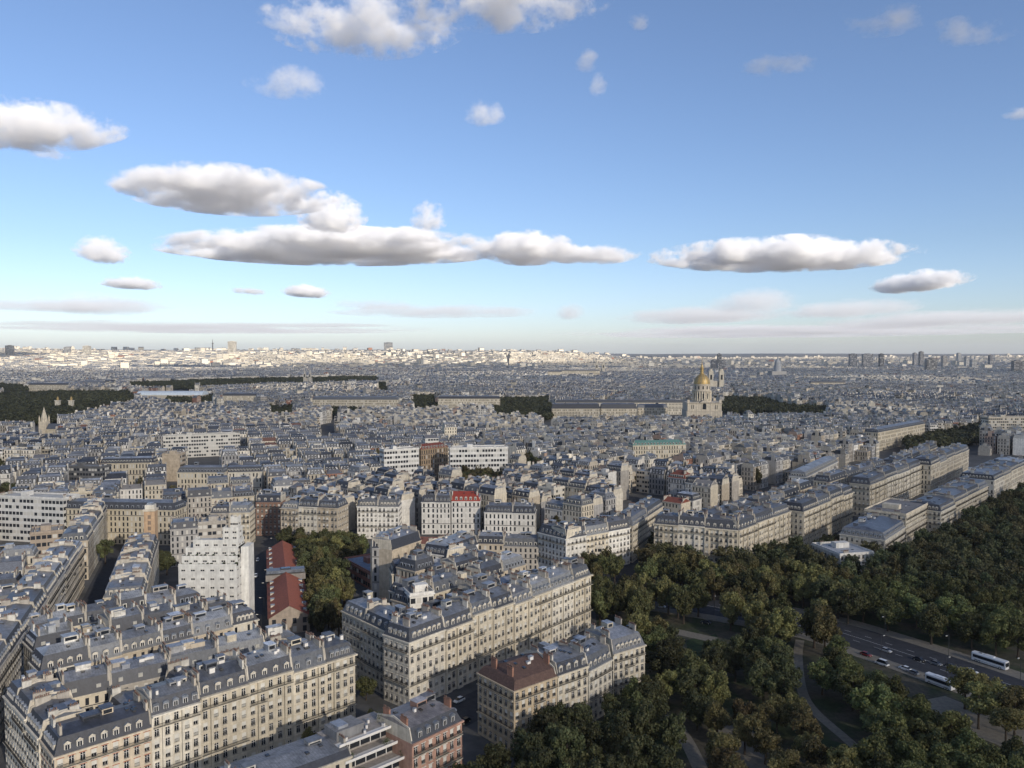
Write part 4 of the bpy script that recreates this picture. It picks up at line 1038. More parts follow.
def spire():
    y = 1100.0; x = X(43, y); r0 = empty('church', (x, y, 0)); tag(r0, 'cream church spire standing out before the river trees', 'church')
    m = MB(); m.col = (.5, .44, .34); m.box(-5, 5, -5, 5, 0, 22, S_WALL); m.build('tower', WM, r0)
    for sx in (-1, 1):
        for sy in (-1, 1):
            m = MB(); m.lathe([(1.1, 22), (1.0, 26), (0, 31)], 6, S_WALL, sx * 4.2, sy * 4.2, (.5, .44, .34)); m.build('pinnacle', WM, r0)
    m = MB(); m.lathe([(4.6, 22), (3.9, 27), (0, 42)], 8, S_WALL, 0, 0, (.46, .41, .32)); m.build('spire', WM, r0)
    m = MB(); m.col = (.45, .4, .3); m.box(6, 34, -6, 6, 0, 12, S_WALL); m.face([(6, -6.5, 12), (34, -6.5, 12), (34, 0, 19), (6, 0, 19)], S_SLATE, None, (.07, .08, .1)); m.face([(6, 6.5, 12), (34, 6.5, 12), (34, 0, 19), (6, 0, 19)], S_SLATE, None, (.07, .08, .1)); m.build('nave', WM, r0)
    occupy(x + 14, y - 8, 50, 16, 0)
spire()
for u, nm in ((57, 'bridge pillar with gilded statue, nearer the frame side'), (70.5, 'bridge pillar with gilded statue, nearer the church spire')):
    y = 1560.0; r0 = empty('bridge_pillar', (X(u, y), y, 0)); tag(r0, nm, 'pillar', 'pillars of the river bridge')
    m = MB(); m.col = (.55, .5, .4); m.box(-4.6, 4.6, -4.6, 4.6, 0, 7, S_WALL); m.box(-3.6, 3.6, -3.6, 3.6, 7.01, 22, S_WALL); m.box(-4.2, 4.2, -4.2, 4.2, 22.01, 23.5, S_WALL, None, True); m.build('pedestal', WM, r0)
    m = MB(); m.lathe([(2.4, 23.5), (1.8, 25), (2.4, 27), (1.0, 29.5), (0, 31)], 8); m.build('statue', [M['gold']], r0)
# far high-rises
HR = [(384, 392.5, 342.5, 9000, 'tall dark grey slab tower alone on the sunlit skyline', (.10, .11, .12)), (718, 721.5, 354, 4200, 'blue-black office tower behind the golden dome', (.035, .045, .06)), (712, 717, 360, 4300, 'shorter blue-black tower beside the office tower', (.05, .06, .08)),
      (722, 726, 360.5, 4350, 'low dark block on the far side of the office tower', (.06, .07, .09)), (850, 857, 354, 5200, 'square dark tower, first of three on the far plain', (.12, .13, .15)), (863, 873, 354, 5400, 'wide dark tower, second of three on the far plain', (.13, .14, .16)),
      (880, 884, 354, 5000, 'narrow black tower, third of three on the far plain', (.04, .045, .05)), (914, 917, 353, 5600, 'slim pale-grey tower, one of a close pair', (.25, .25, .26)), (920, 923.5, 351.7, 5600, 'slim dark tower, taller of a close pair', (.12, .12, .13)),
      (927, 937, 359, 4200, 'squat dark office box in front of far slim towers', (.05, .055, .06)), (958, 961, 353, 6200, 'thin white far tower in the suburb cluster', (.5, .5, .48)), (966, 969, 357, 5200, 'stubby pale tower in the suburb cluster', (.45, .44, .42)),
      (972, 977, 360, 4600, 'white block tower at the suburb cluster edge', (.5, .49, .46)), (1014, 1024, 361, 4000, 'brown-grey office box at the frame edge', (.13, .12, .12)), (5.5, 13, 345.5, 6600, 'sunlit cream tower on the hill at the frame edge', (.5, .45, .35)),
      (83, 90, 346, 6700, 'sunlit cream tower, further along the hill', (.5, .45, .35)), (64, 70, 347, 6900, 'grey tower on the sunlit hill', (.22, .22, .22)), (228, 236, 341.5, 7200, 'cream cluster tower beside the thin mast', (.5, .45, .35)),
      (990, 993, 355, 5200, 'thin grey tower beside the suburb cluster', (.2, .2, .21)), (943, 947, 356, 5100, 'beige tower behind the squat office box', (.35, .32, .28))]
for u0, u1, vt, y, nm, c in HR:
    x0, x1 = X(u0, y), X(u1, y); g = float(ground_h(x0, y)); c = tuple(q * .7 + .07 for q in c); zt = HC - (vt - 352) * y / F
    r0 = empty('high_rise', ((x0 + x1) / 2, y, g), 0); tag(r0, nm, 'tower block', None)
    m = MB(); m.col = c; w = (x1 - x0) / 2; m2 = max(3, int(w / 4)); fl = max(6, int((zt - g) / 3.4))
    for p, q in (((-w, 0), (w, 0)), ((w, 0), (w, 26)), ((w, 26), (-w, 26)), ((-w, 26), (-w, 0))):
        m.face([(*p, 0), (*q, 0), (*q, zt - g), (*p, zt - g)], S_BAND, [(0, .001), (m2, .001), (m2, fl), (0, fl)])
    m.face([(-w, 0, zt - g), (w, 0, zt - g), (w, 26, zt - g), (-w, 26, zt - g)], S_STUC, None, (.25, .25, .25))
    m.build('shaft', WM, r0)
    m = MB(); m.box(-w * .5, w * .5, 8, 18, zt - g + .01, zt - g + 4, S_WALL, c); m.build('plant_room', WM, r0)
y = 7600.0; g = float(ground_h(X(213, y), y))
r0 = empty('radio_mast', (X(213, y), y, g)); tag(r0, 'thin radio mast on the skyline above the sunlit hill', 'mast')
m = MB(); m.lathe([(6, 0), (4, 85), (4, 86), (9, 87), (9, 95), (3, 96), (1.5, 130), (0, 131)], 8, 0); m.build('shaft', [M['dark']], r0)
y = 3300.0; r0 = empty('domed_church', (X(779.5, y), y, 0)); tag(r0, 'far grey pantheon-like dome on the skyline', 'church')
m = MB(); m.col = (.33, .32, .3); m.box(-30, 30, 0, 60, 0, 38, S_WALL); m.build('wall', WM, r0)
m = MB(); m.lathe([(15, 38), (15, 62), (12, 63), (12, 70), (11, 76), (7, 84), (3, 88), (2, 96), (0, 99)], 16, S_WALL, 0, 25, (.3, .31, .32)); m.build('dome', WM, r0)

# ---------------------------------------------------------------- tree belts and the general fabric of the town
def inpoly(u, v, poly):
    u = np.asarray(u); v = np.asarray(v); c = np.zeros(u.shape, bool); n = len(poly)
    for i in range(n):
        (x0, y0), (x1, y1) = poly[i], poly[(i + 1) % n]
        with np.errstate(divide='ignore', invalid='ignore'):
            t = ((y0 > v) != (y1 > v)) & (u < (x1 - x0) * (v - y0) / (y1 - y0 + 1e-12) + x0)
        c ^= t
    return c
BELTS = [[(-40, 396), (60, 392), (130, 392), (140, 398), (118, 405), (90, 411), (52, 420), (-40, 428)], [(125, 383), (256, 379), (380, 377), (378, 381), (256, 384), (190, 388), (128, 387)], [(166, 398), (215, 396), (216, 402), (170, 404)],
         [(490, 400), (552, 398), (552, 417), (494, 417)], [(720, 398), (770, 399), (800, 412), (724, 411)], [(772, 405), (830, 408), (826, 416), (772, 415)], [(905, 440), (985, 424), (985, 438), (912, 453)],
         [(408, 397), (438, 396), (438, 408), (412, 408)], [(266, 408), (296, 408), (294, 415), (266, 414)], [(328, 409), (358, 410), (356, 415), (328, 414)], [(456, 466), (508, 474), (506, 484), (460, 482)], [(-10, 490), (18, 488), (20, 500), (-10, 500)],
         [(376, 383), (390, 384), (390, 392), (376, 392)],
         [(690, 395), (720, 398), (720, 402), (695, 402)], [(-20, 382), (28, 386), (28, 390), (-20, 390)], [(525, 445), (545, 470), (535, 474), (518, 452)] ]
CLEAR = [(30, 62, 400, 437), (676, 728, 398, 419), (548, 692, 400, 419), (450, 510, 450, 474), (382, 450, 449, 474), (-10, 64, 498, 522), (60, 102, 468, 484), (132, 162, 512, 585), (632, 688, 445, 460), (172, 270, 530, 600),
         (988, 1040, 418, 433), (874, 928, 430, 446), (160, 182, 456, 472), (176, 262, 474, 486), (98, 156, 464, 476), (160, 242, 437, 447), (64, 176, 511, 526), (26, 70, 384, 392), (310, 400, 400, 407), (436, 502, 399, 406), (220, 258, 396, 403), (138, 206, 388, 398), (735, 770, 408, 417)]
def in_belt(x, y):
    u, v = PIX(x, y, ground_h(x, y) + 8.0)
    c = np.zeros(np.shape(u), bool)
    for b in BELTS: c |= inpoly(u, v, b)
    return c
def seg_d(x, y, a, b):
    dx, dy = b[0] - a[0], b[1] - a[1]; t = np.clip(((x - a[0]) * dx + (y - a[1]) * dy) / (dx * dx + dy * dy), 0, 1)
    return np.hypot(x - a[0] - t * dx, y - a[1] - t * dy)
S1 = [add(s0, (0.94, 0.35), 9), add(add(s0, (0.94, 0.35), 9), dS, 345)]
S2 = [(X(262, 300), 250), (X(258, 480), 478)]
AV = [add(C0, (dA[1], -dA[0]), 14), add(C1, (dA[1], -dA[0]), 14)]
RAPP = [(X(635, 400), 400), (X(648, 640), 640)]
STREETS = [(S1, 9), (S2, 13), (AV, 12), (RAPP, 13), ([(X(320, 330), 330), (X(330, 470), 470)], 14), ([(-260, 500), (150, 478)], 8) ]
BIGST = [([P(330, 452, 0), P(326, 425, 0)], 9), ([P(188, 520, 0), P(205, 465, 0)], 8), ([P(880, 445, 0), P(700, 470, 0)], 8), ([P(490, 418, 0), P(470, 400, 0)], 12)]
def allowed(x, y):
    ok = y > 300
    f = (x - 79) * .766 - (y - 447) * .643            # distance to the park side of the avenue fronts
    ok &= ~((f > -32) & (y < 900)) | (x < 66)
    ok &= (y > 850) | ~((x - 360) * .766 - (y - 590) * .643 > 22)
    ok &= ~((y < 442) & (x > -215) & (x < 60) & ~((x < -135) & (y > 365)) )
    ok &= ~((y < 475) & (x > -135) & (x < 66))
    ok &= ~((x > 60) & (x < 85) & (y < 500))
    for (a, b), w in STREETS + BIGST: ok &= seg_d(x, y, a, b) > w + 7
    ok &= ~in_belt(x, y)
    pu, pv = PIX(x, y, ground_h(x, y) + 19.0)
    for b in BELTS: ok &= ~inpoly(pu, pv, b)
    for a0, a1, b0, b1 in CLEAR: ok &= ~((pu > a0) & (pu < a1) & (pv > b0) & (pv < b1))
    return ok
def lattice(cx, cyy, th, half, su, sv, rs, far=False):
    """rows of houses back to back: (x, y, angle, width, depth, kind)"""
    out = []
    nu = int(half / su); ct, st = math.cos(th), math.sin(th)
    period = 3.05 * sv
    nv = int(half / period) + 1
    for j in range(-nv, nv + 1):
        for (o, flip, typ) in ((0, 0, 0), (sv * 1.0, 0, 1), (sv * 1.95, 1, 0)):
            b = j * period + o
            for i in range(-nu, nu + 1):
                if (i + j * 3) % 9 == 0: continue
                if typ == 1 and rs.random() < .35: continue
                a = i * su + rs.uniform(-1, 1)
                out.append((cx + a * ct - b * st, cyy + a * st + b * ct, th + (math.pi if flip else 0), su * (1.0 if typ == 0 else rs.uniform(.6, .95)), sv * rs.uniform(.78, .9), typ))
    return out
def fabric():
    rs = random.Random(99); near = []; far = []
    def seeds(y0, y1, sp):
        s = []
        y = y0
        while y < y1:
            x = -.72 * y - 150
            while x < .72 * y + 150:
                s.append((x + rs.uniform(-.35, .35) * sp, y + rs.uniform(-.35, .35) * sp)); x += sp
            y += sp
        return s
    allp = []
    for (y0, y1, sp, su, sv) in ((300, 2300, 300, 14.5, 14.0), (2450, 4600, 600, 22, 19), (4900, 11000, 1300, 46, 38)):
        S = seeds(y0, y1, sp); SA = np.array(S)
        for k, (sx, sy) in enumerate(S):
            if sy < 700: th = R(rs.choice([20, 22, 110])) if sx < 0 else R(rs.choice([48, -42]))
            elif sx > 100 and sy < 1300: th = R(rs.choice([48, -42, 48, 20]))
            else: th = R(rs.choice([20, -42, 48, 5, 75, -15, 33]))
            L = np.array(lattice(sx, sy, th, sp * 1.05, su, sv, rs))
            d = np.hypot(L[:, 0, None] - SA[None, :, 0], L[:, 1, None] - SA[None, :, 1])
            own = d.argmin(1) == k
            srt = np.sort(d, 1)
            own &= (srt[:, 1] - srt[:, 0]) > su * .9
            L = L[own]
            L = L[(L[:, 1] > max(y0 - 60, 300)) & (L[:, 1] < y1 + sp * .3)]
            if len(L): allp.append(np.concatenate([L, np.full((len(L), 1), su)], 1))
    A = np.concatenate(allp)
    u, v = PIX(A[:, 0], A[:, 1], 20.0)
    A = A[(u > -60) & (u < 1084)]
    A = A[allowed(A[:, 0], A[:, 1])]
    # keep clear of hand-placed buildings
    OB = np.array(ALLB)
    keep = np.ones(len(A), bool)
    for i in range(0, len(A), 4000):
        d = np.hypot(A[i:i + 4000, 0, None] - OB[None, :, 0], A[i:i + 4000, 1, None] - OB[None, :, 1])
        keep[i:i + 4000] = (d > OB[None, :, 2] + 9.5).all(1)
    A = A[keep]
    A = A[np.argsort(A[:, 1])]
    return A
FAB = fabric()
rs = np.random.RandomState(5)
dist = np.hypot(FAB[:, 0], FAB[:, 1])
u_, v_ = PIX(FAB[:, 0], FAB[:, 1], 18.0)
inview = (u_ > -15) & (u_ < 1039)
order = np.argsort(dist + (~inview) * 1e6)
NIND = 150
ind = order[:NIND]
rest = np.ones(len(FAB), bool); rest[ind] = False
# ---- the nearest ones: individual houses, labels by their nearest landmark
ANCH = [('the slender brick tower', X(146, 416), 416), ('the red-roofed hall', -110, 390), ('the arched white front', X(377, 500), 500), ('the bright red-roofed house', X(465, 512), 512), ('the dark-mansarded corner house', P(566, 540, 20)[0], P(566, 540, 20)[1]),
        ('the terrace closing the avenue', X(311, 486), 486), ('the broad front facing the crossing', P(695, 528, 22)[0], P(695, 528, 22)[1]), ('the long white modern block', P(30, 498, 24)[0], P(30, 498, 24)[1]), ('the far grey street front', add(s0, dS, 240)[0], add(s0, dS, 240)[1]), ('the low dark-roofed house', X(510, 500), 500)]
cnt = {}
for k in ind:
    x, y, th, w, d, typ, su = FAB[k]
    r = random.Random(int(k) + 7)
    j = min(range(len(ANCH)), key=lambda q: math.hypot(ANCH[q][1] - x, ANCH[q][2] - y))
    ux, _ = PIX(x, y, 18); ua, _ = PIX(ANCH[j][1], ANCH[j][2], 18)
    side = 'behind' if abs(ux - ua) < 25 and y > ANCH[j][2] else 'left of' if ux < ua - 3 else 'right of' if ux > ua + 3 else 'before'
    sn, sc = r.choice(STONES); q = r.random(); rf = 'mansard' if q < .74 else 'flat' if q < .86 else 'tile'
    rc = None; rn = {'mansard': 'zinc-roofed', 'flat': 'flat-roofed', 'tile': 'low-roofed'}[rf]
    if rf == 'tile': rc = r.choice([(.18, .06, .04), (.15, .16, .18), (.2, .19, .18)]); rn = 'red-tiled' if rc[0] > .175 and rc[1] < .1 else 'low-roofed'
    key = (sn, rn, j, side); cnt[key] = cnt.get(key, 0) + 1; n = cnt[key]
    lab = '%s %s house %s %s%s' % (sn, rn, side, ANCH[j][0], ', nearest to it' if n == 1 else ', %s nearest of such' % ORD[min(n, 20) - 1])
    ct, st = math.cos(th), math.sin(th); hgt = r.uniform(15.5, 23.5) if typ == 0 else r.uniform(8, 20)
    a = (x - ct * w / 2 + st * d / 2, y - st * w / 2 - ct * d / 2); b_ = (x + ct * w / 2 + st * d / 2, y + st * w / 2 - ct * d / 2)
    house(a, b_, d, hgt, max(3, int(hgt / 3.3)), 1, lab, group='close-built houses of the middle distance', expo='FLR' if r.random() < .3 else 'F', roof=rf, stone=sc, roofcol=rc, seed=int(k), name='town_house', mh=r.uniform(1.2, 3) if rf == 'tile' and r.random() < .5 else None)
# ---- the rest: one mass
def city_mass(A):
    n = len(A); x, y, th, w, d, typ, su = A.T
    g = ground_h(x, y); big = su > 18; vb = su > 40
    kz = rs.rand(n)
    hb = 15.5 + 7.5 * vnoise(x / 90, y / 90, 77)
    H = np.where(typ == 0, hb + rs.uniform(-1.2, 1.2, n), rs.uniform(7, 20, n)); H = np.where(rs.rand(n) < .008, rs.uniform(24, 30, n), H)
    H = np.where(vb, rs.uniform(14, 26, n), H); H = np.where(vb & (rs.rand(n) < .02), rs.uniform(30, 55, n), H)
    w = w * np.where(rs.rand(n) < .3, rs.uniform(.7, 1.0, n), 1.0)
    roof = rs.rand(n); flat = roof < .13; gab = (roof > .88)
    mh = np.where(flat | gab, .05, rs.uniform(2.6, 4, n)); rh = np.where(flat, .05, np.where(gab, rs.uniform(2, 3.5, n), rs.uniform(.5, 1.8, n)))
    ii = np.where(flat | gab, .02, 1.5) * np.where(big, 1.3, 1); hip = (rs.rand(n) < .42)
    ei = np.where(hip & ~flat & ~gab, 1.4, .01); ri = np.where(hip, 2.5, .01)
    ct, st = np.cos(th), np.sin(th)
    def W(a, b, z): return np.stack([x + a * ct - b * st, y + a * st + b * ct, g + z], -1)
    z0 = np.zeros(n) - 4
    hx, hy = w / 2, d / 2; zm = H + mh; zr = zm + rh
    V = np.stack([W(-hx, -hy, z0), W(hx, -hy, z0), W(hx, hy, z0), W(-hx, hy, z0), W(-hx, -hy, H), W(hx, -hy, H), W(hx, hy, H), W(-hx, hy, H),
                  W(-hx + ei, -hy + ii, zm), W(hx - ei, -hy + ii, zm), W(hx - ei, hy - ii, zm), W(-hx + ei, hy - ii, zm), W(-hx + ei + ri, 0 * x, zr), W(hx - ei - ri, 0 * x, zr)], 1)
    # chimney wall at one end and one stack inside
    def boxv(a0, a1, b0, b1, zz0, zz1): return [W(a0, b0, zz0), W(a1, b0, zz0), W(a1, b1, zz0), W(a0, b1, zz0), W(a0, b0, zz1), W(a1, b0, zz1), W(a1, b1, zz1), W(a0, b1, zz1)]
    e = rs.uniform(.6, 2.2, n); o1 = rs.uniform(-.5, .2, n) * d * .6
    sw = np.where(big, .9, .45); small = np.where(flat, .3, 1.0)
    V = np.concatenate([V, np.stack(boxv(-hx + .01, -hx + sw, o1 - d * .17 * small, o1 + d * .17 * small, H - .5, zr + e), 1),
                        np.stack(boxv(hx - sw, hx - .02, -o1 - d * .12, -o1 + d * .15, H - .5, zr + e * rs.uniform(.3, 1.2, n)), 1),
                        np.stack(boxv(w * rs.uniform(-.3, .1, n), w * rs.uniform(.12, .32, n), -hy * .5, hy * rs.uniform(.1, .6, n), H + .1, zm + np.where(flat, 2.6, rs.uniform(-1.0, 1.0, n))), 1)], 1)
    Q = np.array([[0, 1, 5, 4], [1, 2, 6, 5], [2, 3, 7, 6], [3, 0, 4, 7], [4, 5, 9, 8], [5, 6, 10, 9], [6, 7, 11, 10], [7, 4, 8, 11], [8, 9, 13, 12], [10, 11, 12, 13]])
    bx = lambda k: np.array([[0, 1, 5, 4], [1, 2, 6, 5], [2, 3, 7, 6], [3, 0, 4, 7], [4, 5, 6, 7]]) + k
    Q = np.concatenate([Q, bx(14), bx(22), bx(30)]); T = np.array([[9, 10, 13], [11, 8, 12]])
    nv = V.shape[1]; base = (np.arange(n) * nv)
    fq = (Q[None] + base[:, None, None]).reshape(-1, 4); ft = (T[None] + base[:, None, None]).reshape(-1, 3)
    nq, ntr = len(Q), len(T)
    # materials: 0 wall windows 1 stucco 2 mansard windows 3 zinc 4 tile 5 band
    wm = np.where(rs.rand(n) < .16, 5, 0); sm = np.where(rs.rand(n) < .35, 1, wm)
    mm = np.where(gab, 4, 2); tm = np.where(gab & (rs.rand(n) < .45), 4, 3)
    st_c = np.array([s[1] for s in STONES]); wc = st_c[rs.choice(len(STONES), n, p=[.22, .22, .14, .14, .20, .08])] * np.where(rs.rand(n) < .3, rs.uniform(1.1, 1.35, n), rs.uniform(.6, 1.1, n))[:, None]
    wc[vb] = wc[vb] * .4 + np.array((.64, .57, .44)) * .75; wc[big & ~vb] = wc[big & ~vb] * .7 + np.array((.62, .59, .52)) * .4; big_ = big; sm[vb] = 1; wm[vb & (rs.rand(n) < .6)] = 1; mq_fix = 0  # far walls lightened: the brightness of the sunlit strip is put into their colour
    br = rs.rand(n) < .03; wc[br] = (.28, .14, .09)
    zc_ = (np.array(ZINC)[rs.choice(len(ZINC), n)] * np.array((1.04, 1.0, .93))) * rs.uniform(.4, 1.4, n)[:, None]
    tl = np.array([(.15, .08, .06), (.14, .14, .15), (.20, .16, .13)])[rs.choice(3, n, p=[.15, .55, .30])]
    fl_c = np.array([(.32, .31, .29), (.2, .2, .2), (.5, .49, .46)])[rs.choice(3, n)]
    zc_[vb] = zc_[vb] * .6 + .16 * rs.rand(int(vb.sum()))[:, None]; top = np.where((tm == 4)[:, None], tl, zc_); top = np.where(flat[:, None], fl_c, top)  # farthest roofs painted lighter too, for the sunlit strip
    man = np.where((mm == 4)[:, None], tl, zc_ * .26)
    sc2 = wc * .6 + .4 * np.array((.48, .43, .35)); lite = rs.uniform(.7, 1.5, n)[:, None]
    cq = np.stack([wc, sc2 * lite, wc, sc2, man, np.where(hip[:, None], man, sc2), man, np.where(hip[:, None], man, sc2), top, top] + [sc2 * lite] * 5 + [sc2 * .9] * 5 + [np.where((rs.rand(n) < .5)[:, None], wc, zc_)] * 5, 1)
    ctt = np.stack([top, top], 1)
    mq = np.stack([wm, sm, wm, sm, mm, np.where(hip, mm, 1), mm, np.where(hip, mm, 1), tm, tm] + [np.full(n, 1)] * 10 + [np.where(rs.rand(n) < .5, 1, 3)] * 5, 1)
    mt = np.stack([tm, tm], 1)
    nbay = np.maximum(2, np.round(w / 2.7)); nbd = np.maximum(2, np.round(d / 2.7)); nf = np.maximum(2, np.round(H / 3.3))
    uvq = np.full((n, nq, 4, 2), -9.0)
    def setuv(k, nb, v0, v1):
        uvq[:, k, 0] = np.stack([0 * nb, v0], -1); uvq[:, k, 1] = np.stack([nb, v0], -1); uvq[:, k, 2] = np.stack([nb, v1], -1); uvq[:, k, 3] = np.stack([0 * nb, v1], -1)
    for k, nb in ((0, nbay), (1, nbd), (2, nbay), (3, nbd)): setuv(k, nb, 0 * nf + .001, nf - .001)
    for k in (4, 6): setuv(k, nbay, 0 * nf + 7.001, 0 * nf + 7.99)
    for k in (8, 9):
        for c in range(4): uvq[:, k, c] = np.stack([(w * (0 if c in (0, 3) else 1)), 0 * w], -1)
    me = bpy.data.meshes.new('rooftops')
    vv = V.reshape(-1, 3); me.vertices.add(len(vv)); me.vertices.foreach_set('co', vv.ravel().astype(np.float32))
    loops = np.concatenate([fq.ravel(), ft.ravel()]); me.loops.add(len(loops)); me.loops.foreach_set('vertex_index', loops.astype(np.int32))
    npoly = len(fq) + len(ft); me.polygons.add(npoly)
    starts = np.concatenate([np.arange(len(fq)) * 4, len(fq) * 4 + np.arange(len(ft)) * 3]).astype(np.int32)
    me.polygons.foreach_set('loop_start', starts)
    me.polygons.foreach_set('use_smooth', np.zeros(npoly, bool))
    me.polygons.foreach_set('material_index', np.concatenate([mq.ravel(), mt.ravel()]).astype(np.int32))
    for m_ in (M['wallw'], M['stucco'], M['mans'], M['zinc'], M['tile'], M['band']): me.materials.append(m_)
    ul = me.uv_layers.new(name='UVMap'); ul.data.foreach_set('uv', np.concatenate([uvq.ravel(), np.full(len(ft) * 6, -9.0)]).astype(np.float32))
    ca = me.color_attributes.new('tint', 'FLOAT_COLOR', 'CORNER')
    c4 = np.concatenate([np.repeat(cq.reshape(-1, 3), 4, 0), np.repeat(ctt.reshape(-1, 3), 3, 0)])
    ca.data.foreach_set('color', np.concatenate([c4, np.ones((len(c4), 1))], 1).ravel().astype(np.float32))
    me.update(calc_edges=True); me.validate()
    o = put('distant_rooftops', me); o['kind'] = 'stuff'; o['label'] = 'thousands of close-packed grey zinc roofs and cream houses reaching to the skyline'
    print('MASS', n)
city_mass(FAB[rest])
# ---------------------------------------------------------------- trees
def m_leaf(name, col, var=.35):
    k = N(name)
    a = k.n('ShaderNodeAttribute'); a.attribute_name = 'tint'
    oi = k.n('ShaderNodeObjectInfo')
    c = k.mix(1.0, a.outputs['Color'], col, 'MULTIPLY')
    hs = k.n('ShaderNodeHueSaturation'); k.l(c, hs.inputs['Color'])
    k.l(k.ramp(oi.outputs['Random'], .485, .53, 0, 1), hs.inputs['Hue']); k.l(k.ramp(oi.outputs['Random'], 1 - var, 1 + var, 0, 1), hs.inputs['Value'])
    b = k.bsdf(hs.outputs[0], .7, 0, .25)
    tr = k.n('ShaderNodeBsdfTranslucent'); k.l(hs.outputs[0], tr.inputs[0])
    ms = k.n('ShaderNodeMixShader'); ms.inputs[0].default_value = .25; k.l(b.outputs[0], ms.inputs[1]); k.l(tr.outputs[0], ms.inputs[2]); k.l(ms.outputs[0], k.o.inputs['Surface'])
    return k.m
LEAF = [m_leaf('dark_leaves', (.080, .082, .038)), m_leaf('green_leaves', (.104, .106, .044)), m_leaf('olive_leaves', (.138, .122, .052)), m_leaf('autumn_leaves', (.128, .104, .048)), m_leaf('bright_leaves', (.125, .130, .050))]
LN = ['dark green', 'mid green', 'olive', 'rust-tinged', 'fresh green']
CRAW = []
def crown_mesh(seed, tall, leafmat, nleaf=4600):
    """unit crown: radius about 1, from z = -1 to 1 (scaled by the tree)"""
    r = np.random.RandomState(seed)
    nc = r.randint(26, 38); cs = []
    while len(cs) < nc:
        p = r.uniform(-1, 1, 3); q = np.linalg.norm(p * np.array([1, 1, 1.0]))
        if q < 1 and q > .35 and not (p[2] < -.75): cs.append(p * np.array([.82, .82, .82]) * (1 + .12 * r.randn()))
    cs = np.array(cs); cr = r.uniform(.2, .38, nc); cl = r.uniform(.7, 1.35, nc)
    idx = r.choice(nc, nleaf, p=cr ** 2 / (cr ** 2).sum())
    d = r.randn(nleaf, 3); d /= np.linalg.norm(d, axis=1)[:, None]
    rad = cr[idx] * r.uniform(.55, 1.08, nleaf)
    pos = cs[idx] + d * rad[:, None]
    nrm = d + .6 * r.randn(nleaf, 3); nrm /= np.linalg.norm(nrm, axis=1)[:, None]
    t = np.cross(nrm, r.randn(nleaf, 3)); t /= np.linalg.norm(t, axis=1)[:, None]; b = np.cross(nrm, t)
    s = r.uniform(.032, .062, nleaf)[:, None]
    V = np.stack([pos - t * s - b * s * .7, pos + t * s - b * s * .7, pos + t * s * .8 + b * s, pos - t * s * .8 + b * s], 1).reshape(-1, 3)
    # inner dark mass of twigs and shaded leaves, so that the crown is not see-through everywhere
    me = bpy.data.meshes.new('crown')
    n = nleaf; me.vertices.add(4 * n); me.vertices.foreach_set('co', V.ravel().astype(np.float32)); me.loops.add(4 * n); me.loops.foreach_set('vertex_index', np.arange(4 * n, dtype=np.int32))
    me.polygons.add(n); me.polygons.foreach_set('loop_start', (np.arange(n) * 4).astype(np.int32)); me.materials.append(leafmat)
    ca = me.color_attributes.new('tint', 'FLOAT_COLOR', 'CORNER')
    c = (cl[idx] * r.uniform(.75, 1.3, n)); c4 = np.repeat(np.stack([c * r.uniform(.92, 1.1, n), c, c * .95, np.ones(n)], 1), 4, 0)
    ca.data.foreach_set('color', c4.ravel().astype(np.float32)); me.update(calc_edges=True)
    CRAW.append((V.reshape(-1, 4, 3), c)); return me
CROWN = [[crown_mesh(10 * k + s, 1, LEAF[k]) for s in range(3)] for k in range(5)]
def trunk_mesh(seed):
    r = random.Random(seed); m = MB(); m.lathe([(.034, 0), (.024, .12), (.020, .45), (.012, .8)], 7)
    for k in range(5):
        a = k * 2.4 + r.random(); z0 = r.uniform(.3, .5); z1 = z0 + r.uniform(.2, .32); rr = r.uniform(.14, .24); t = .010
        p0 = (0, 0, z0); p1 = (rr * math.cos(a), rr * math.sin(a), z1)
        for q in range(3):
            b0 = q * 2.1; b1 = b0 + 2.1
            m.face([(t * math.cos(b0), t * math.sin(b0), z0), (t * math.cos(b1), t * math.sin(b1), z0), (p1[0] + t * .5 * math.cos(b1), p1[1] + t * .5 * math.sin(b1), z1), (p1[0] + t * .5 * math.cos(b0), p1[1] + t * .5 * math.sin(b0), z1)])
    return m.mesh('trunk', [M['bark']])
TRUNK = [trunk_mesh(k) for k in range(3)]
NT = [0]
TREES = []
def tree(x, y, h, rr, kind, label, group, cb=.22, z0=0.0, name='tree'):
    NT[0] += 1; r = random.Random(NT[0] * 13)
    o = empty(name, (x, y, z0), r.uniform(0, 6.28)); tag(o, label, 'tree', group)
    put('trunk', r.choice(TRUNK), o, None, None, (h, h, h))
    zc = h * (1 + cb) / 2; hz = h * (1 - cb) / 2
    put('crown', r.choice(CROWN[kind]), o, (0, 0, zc), r.uniform(0, 6), (rr * r.uniform(.92, 1.1), rr * r.uniform(.92, 1.1), hz))
    return o
ROADS = [([(196, 238), (187, 250), (150, 312), (123, 345), (68, 378), (16, 398)], 10.5), (AV, 9)]
PATHS = [([P(700, 768, 0), P(686, 740, 0), P(668, 715, 0)], 2.2), ([P(880, 766, 0), P(845, 738, 0), P(806, 700, 0), P(798, 660, 0), P(800, 640, 0)], 1.7), ([P(700, 690, 0), P(690, 668, 0), P(684, 656, 0)], 2.5), ([P(715, 640, 0), P(660, 628, 0)], 3.2)]
def road_d(x, y, which=None):
    d = 1e9
    for pl, w in (which or ROADS):
        for a, b in zip(pl, pl[1:]): d = min(d, float(seg_d(np.float64(x), np.float64(y), a, b)) - w)
    return d
